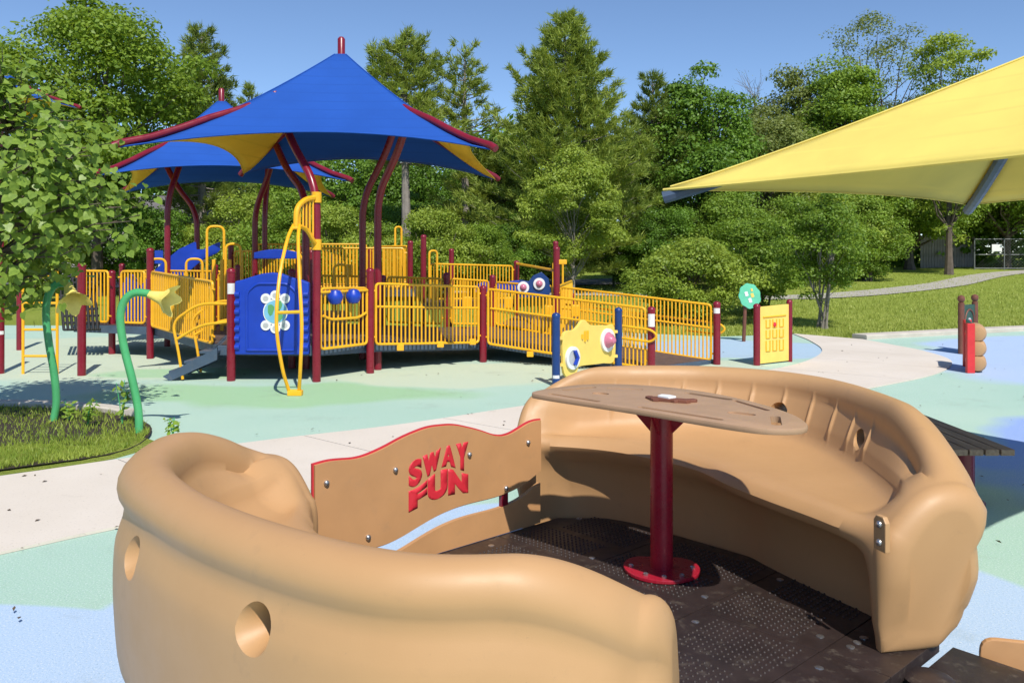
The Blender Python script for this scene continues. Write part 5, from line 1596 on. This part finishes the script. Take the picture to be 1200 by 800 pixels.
# --- weeds in the bed
def weed(label, x, y, h, seed):
    r_ = np.random.default_rng(seed); e = thing('weed', label, 'plant', (x, y, .03), 'weeds in the planting bed')
    m = MB(); LPs, LNs = [], []
    for s_ in range(3):
        tx, ty = r_.normal(size=2) * h * .18
        pts = [(x, y, .02), (x + tx * .4, y + ty * .4, h * .5), (x + tx, y + ty, h * r_.uniform(.8, 1.05))]
        m.tube(pts, [.006, .005, .003], 5)
        for k in range(9):
            t = r_.uniform(.3, 1); a = r_.uniform(0, 6.28)
            LPs.append([x + tx * t + math.cos(a) * .035, y + ty * t + math.sin(a) * .035, h * t]); LNs.append([math.cos(a) * .5, math.sin(a) * .5 - .3, .8])
    m.build('stem', M['greentube'], e)
    V, F = leaf_quads(np.array(LPs), unit(np.array(LNs)), r_.uniform(.03, .055, len(LPs)), r_, .4)
    put('foliage', np_mesh('foliage', V, F, 4, M['leaf_mid']), e)
weed('leafy weed standing beside the clear spray flower stem', *gnd(143, 500).to_tuple()[:2], .42, 1)
weed('small leafy weed at the kerb corner of the bed', *gnd(203, 515).to_tuple()[:2], .20, 2)
weed('leafy weed in the mulch between the two spray flowers', *gnd(102, 503).to_tuple()[:2], .30, 3)
weed('low weed in the mulch behind the shaded spray flower', *gnd(80, 497).to_tuple()[:2], .22, 4)

# ================================================================== FAR THINGS
# wood fence
f0, f1 = Vector((px(1080, 49), 49, 0)), Vector((px(1141, 50.5), 50.5, 0))
fz = gz(f0.x, f0.y) - .05
fe = thing('wood_fence', 'weathered vertical board fence beyond the lawn', 'fence', ((f0.x + f1.x) / 2, 49.7, fz))
n = 20
plank = MB().box((0, 0, .92), (.188, .03, 1.85)).mesh('plank', M['fencewood'])
for k in range(n):
    o = bpy.data.objects.new('plank', plank); col.objects.link(o); o.parent = fe
    q = f0.lerp(f1, k / (n - 1)); o.location = (q.x - fe.location.x, q.y - fe.location.y, .02 * (k % 3)); o.rotation_euler = (0, 0, math.atan2(f1.y - f0.y, f1.x - f0.x))
q = MB(); q.tube([f0 + Vector((0, .06, fz + .4)), f1 + Vector((0, .06, fz + .4))], .04, 4); q.tube([f0 + Vector((0, .06, fz + 1.35)), f1 + Vector((0, .06, fz + 1.35))], .04, 4); q.build('fence_rail', M['fencewood'], fe)
# chain link fence with white sign
c0 = Vector((px(1142, 47), 47, 0)); c1 = Vector((px(1260, 46), 46, 0)); cz = gz(c0.x, c0.y) - .05
cf = thing('chain_link_fence', 'grey chain-link fence and gate beside the wood fence', 'fence', (c0.x, c0.y, cz))
for t in (0, .3, .62, 1):
    q = c0.lerp(c1, t); m = MB(); m.tube([(q.x, q.y, cz - .1), (q.x, q.y, cz + 1.75)], .035, 8); m.build('fence_post', M['galv'], cf)
for z in (.1, .85, 1.7):
    m = MB(); m.tube([c0 + Vector((0, 0, cz + z)), c1 + Vector((0, 0, cz + z))], .025, 6); m.build('fence_rail', M['galv'], cf)
m = MB(); Lc = (c1 - c0).length; dr = (c1 - c0).normalized()
for k in range(int(Lc / .16)):
    for sgn in (1, -1):
        a = c0 + dr * (k * .16) + Vector((0, 0, cz + (.1 if sgn > 0 else 1.7))); b = a + dr * 1.6 + Vector((0, 0, 1.6 * sgn))
        if (b - c0).dot(dr) > Lc: continue
        m.tube([a, b], .006, 3, caps=False)
m.build('wire_mesh', M['galv'], cf)["kind"] = 'stuff'
sg = Vector((px(1167, 46.5), 46.4, cz + 1.22)); m = MB(); m.box(sg, (.55, .02, .38)); so = m.build('notice_board', M['white'], None, bevel=.01)
tag(so, 'small white notice hung on the chain-link fence', 'sign')
# lamp pole and sign post beyond the play structure
m = MB(); x, y = px(719, 34), 34; m.tube([(x, y, gz(x, y) - .1), (x, y, gz(x, y) + 1.5)], .045, 8); o = m.build('pole', M['galv'], None, smooth=True); tag(o, 'thin grey metal pole standing beyond the play structure', 'pole')
x, y = px(187, 26), 26
sgt = thing('street_sign', 'small blue sign on a white post behind the slide', 'sign', (x, y, gz(x, y)))
m = MB(); m.tube([(x, y, gz(x, y) - .1), (x, y, 1.62)], .04, 8); m.build('sign_post', M['white'], sgt)
m = MB(); m.box((x, y - .05, 1.62), (.25, .02, .40)); m.build('sign_face', M['blue'], sgt)
# pale house glimpsed behind the left trees
hx, hy = px(165, 40), 41; hz = gz(hx, hy)
hs = thing('pale_house', 'pale low house glimpsed behind the slide and bushes', 'house', (hx, hy, hz))
m = MB(); m.box((hx, hy, hz + 1.35), (7, 4, 2.72)); m.build('wall', M['bldg'], hs)
m = MB(); m.add([(hx - 3.9, hy - 2.4, hz + 2.72), (hx + 3.9, hy - 2.4, hz + 2.72), (hx + 3.9, hy + 2.4, hz + 2.72), (hx - 3.9, hy + 2.4, hz + 2.72), (hx - 3.9, hy, hz + 4.0), (hx + 3.9, hy, hz + 4.0)], [(0, 1, 5, 4), (2, 3, 4, 5), (0, 4, 3), (1, 2, 5), (0, 3, 2, 1)]); m.build('roof', M['roofg'], hs)
for dx in (-2.2, 0.2, 2.3):
    m = MB(); m.box((hx + dx, hy - 2.01, hz + 1.5), (.9, .06, 1.1)); w_ = m.build('window', M['white'], hs)
    m = MB(); m.box((hx + dx, hy - 2.045, hz + 1.5), (.74, .02, .94)); m.build('pane', M['glass'], w_)
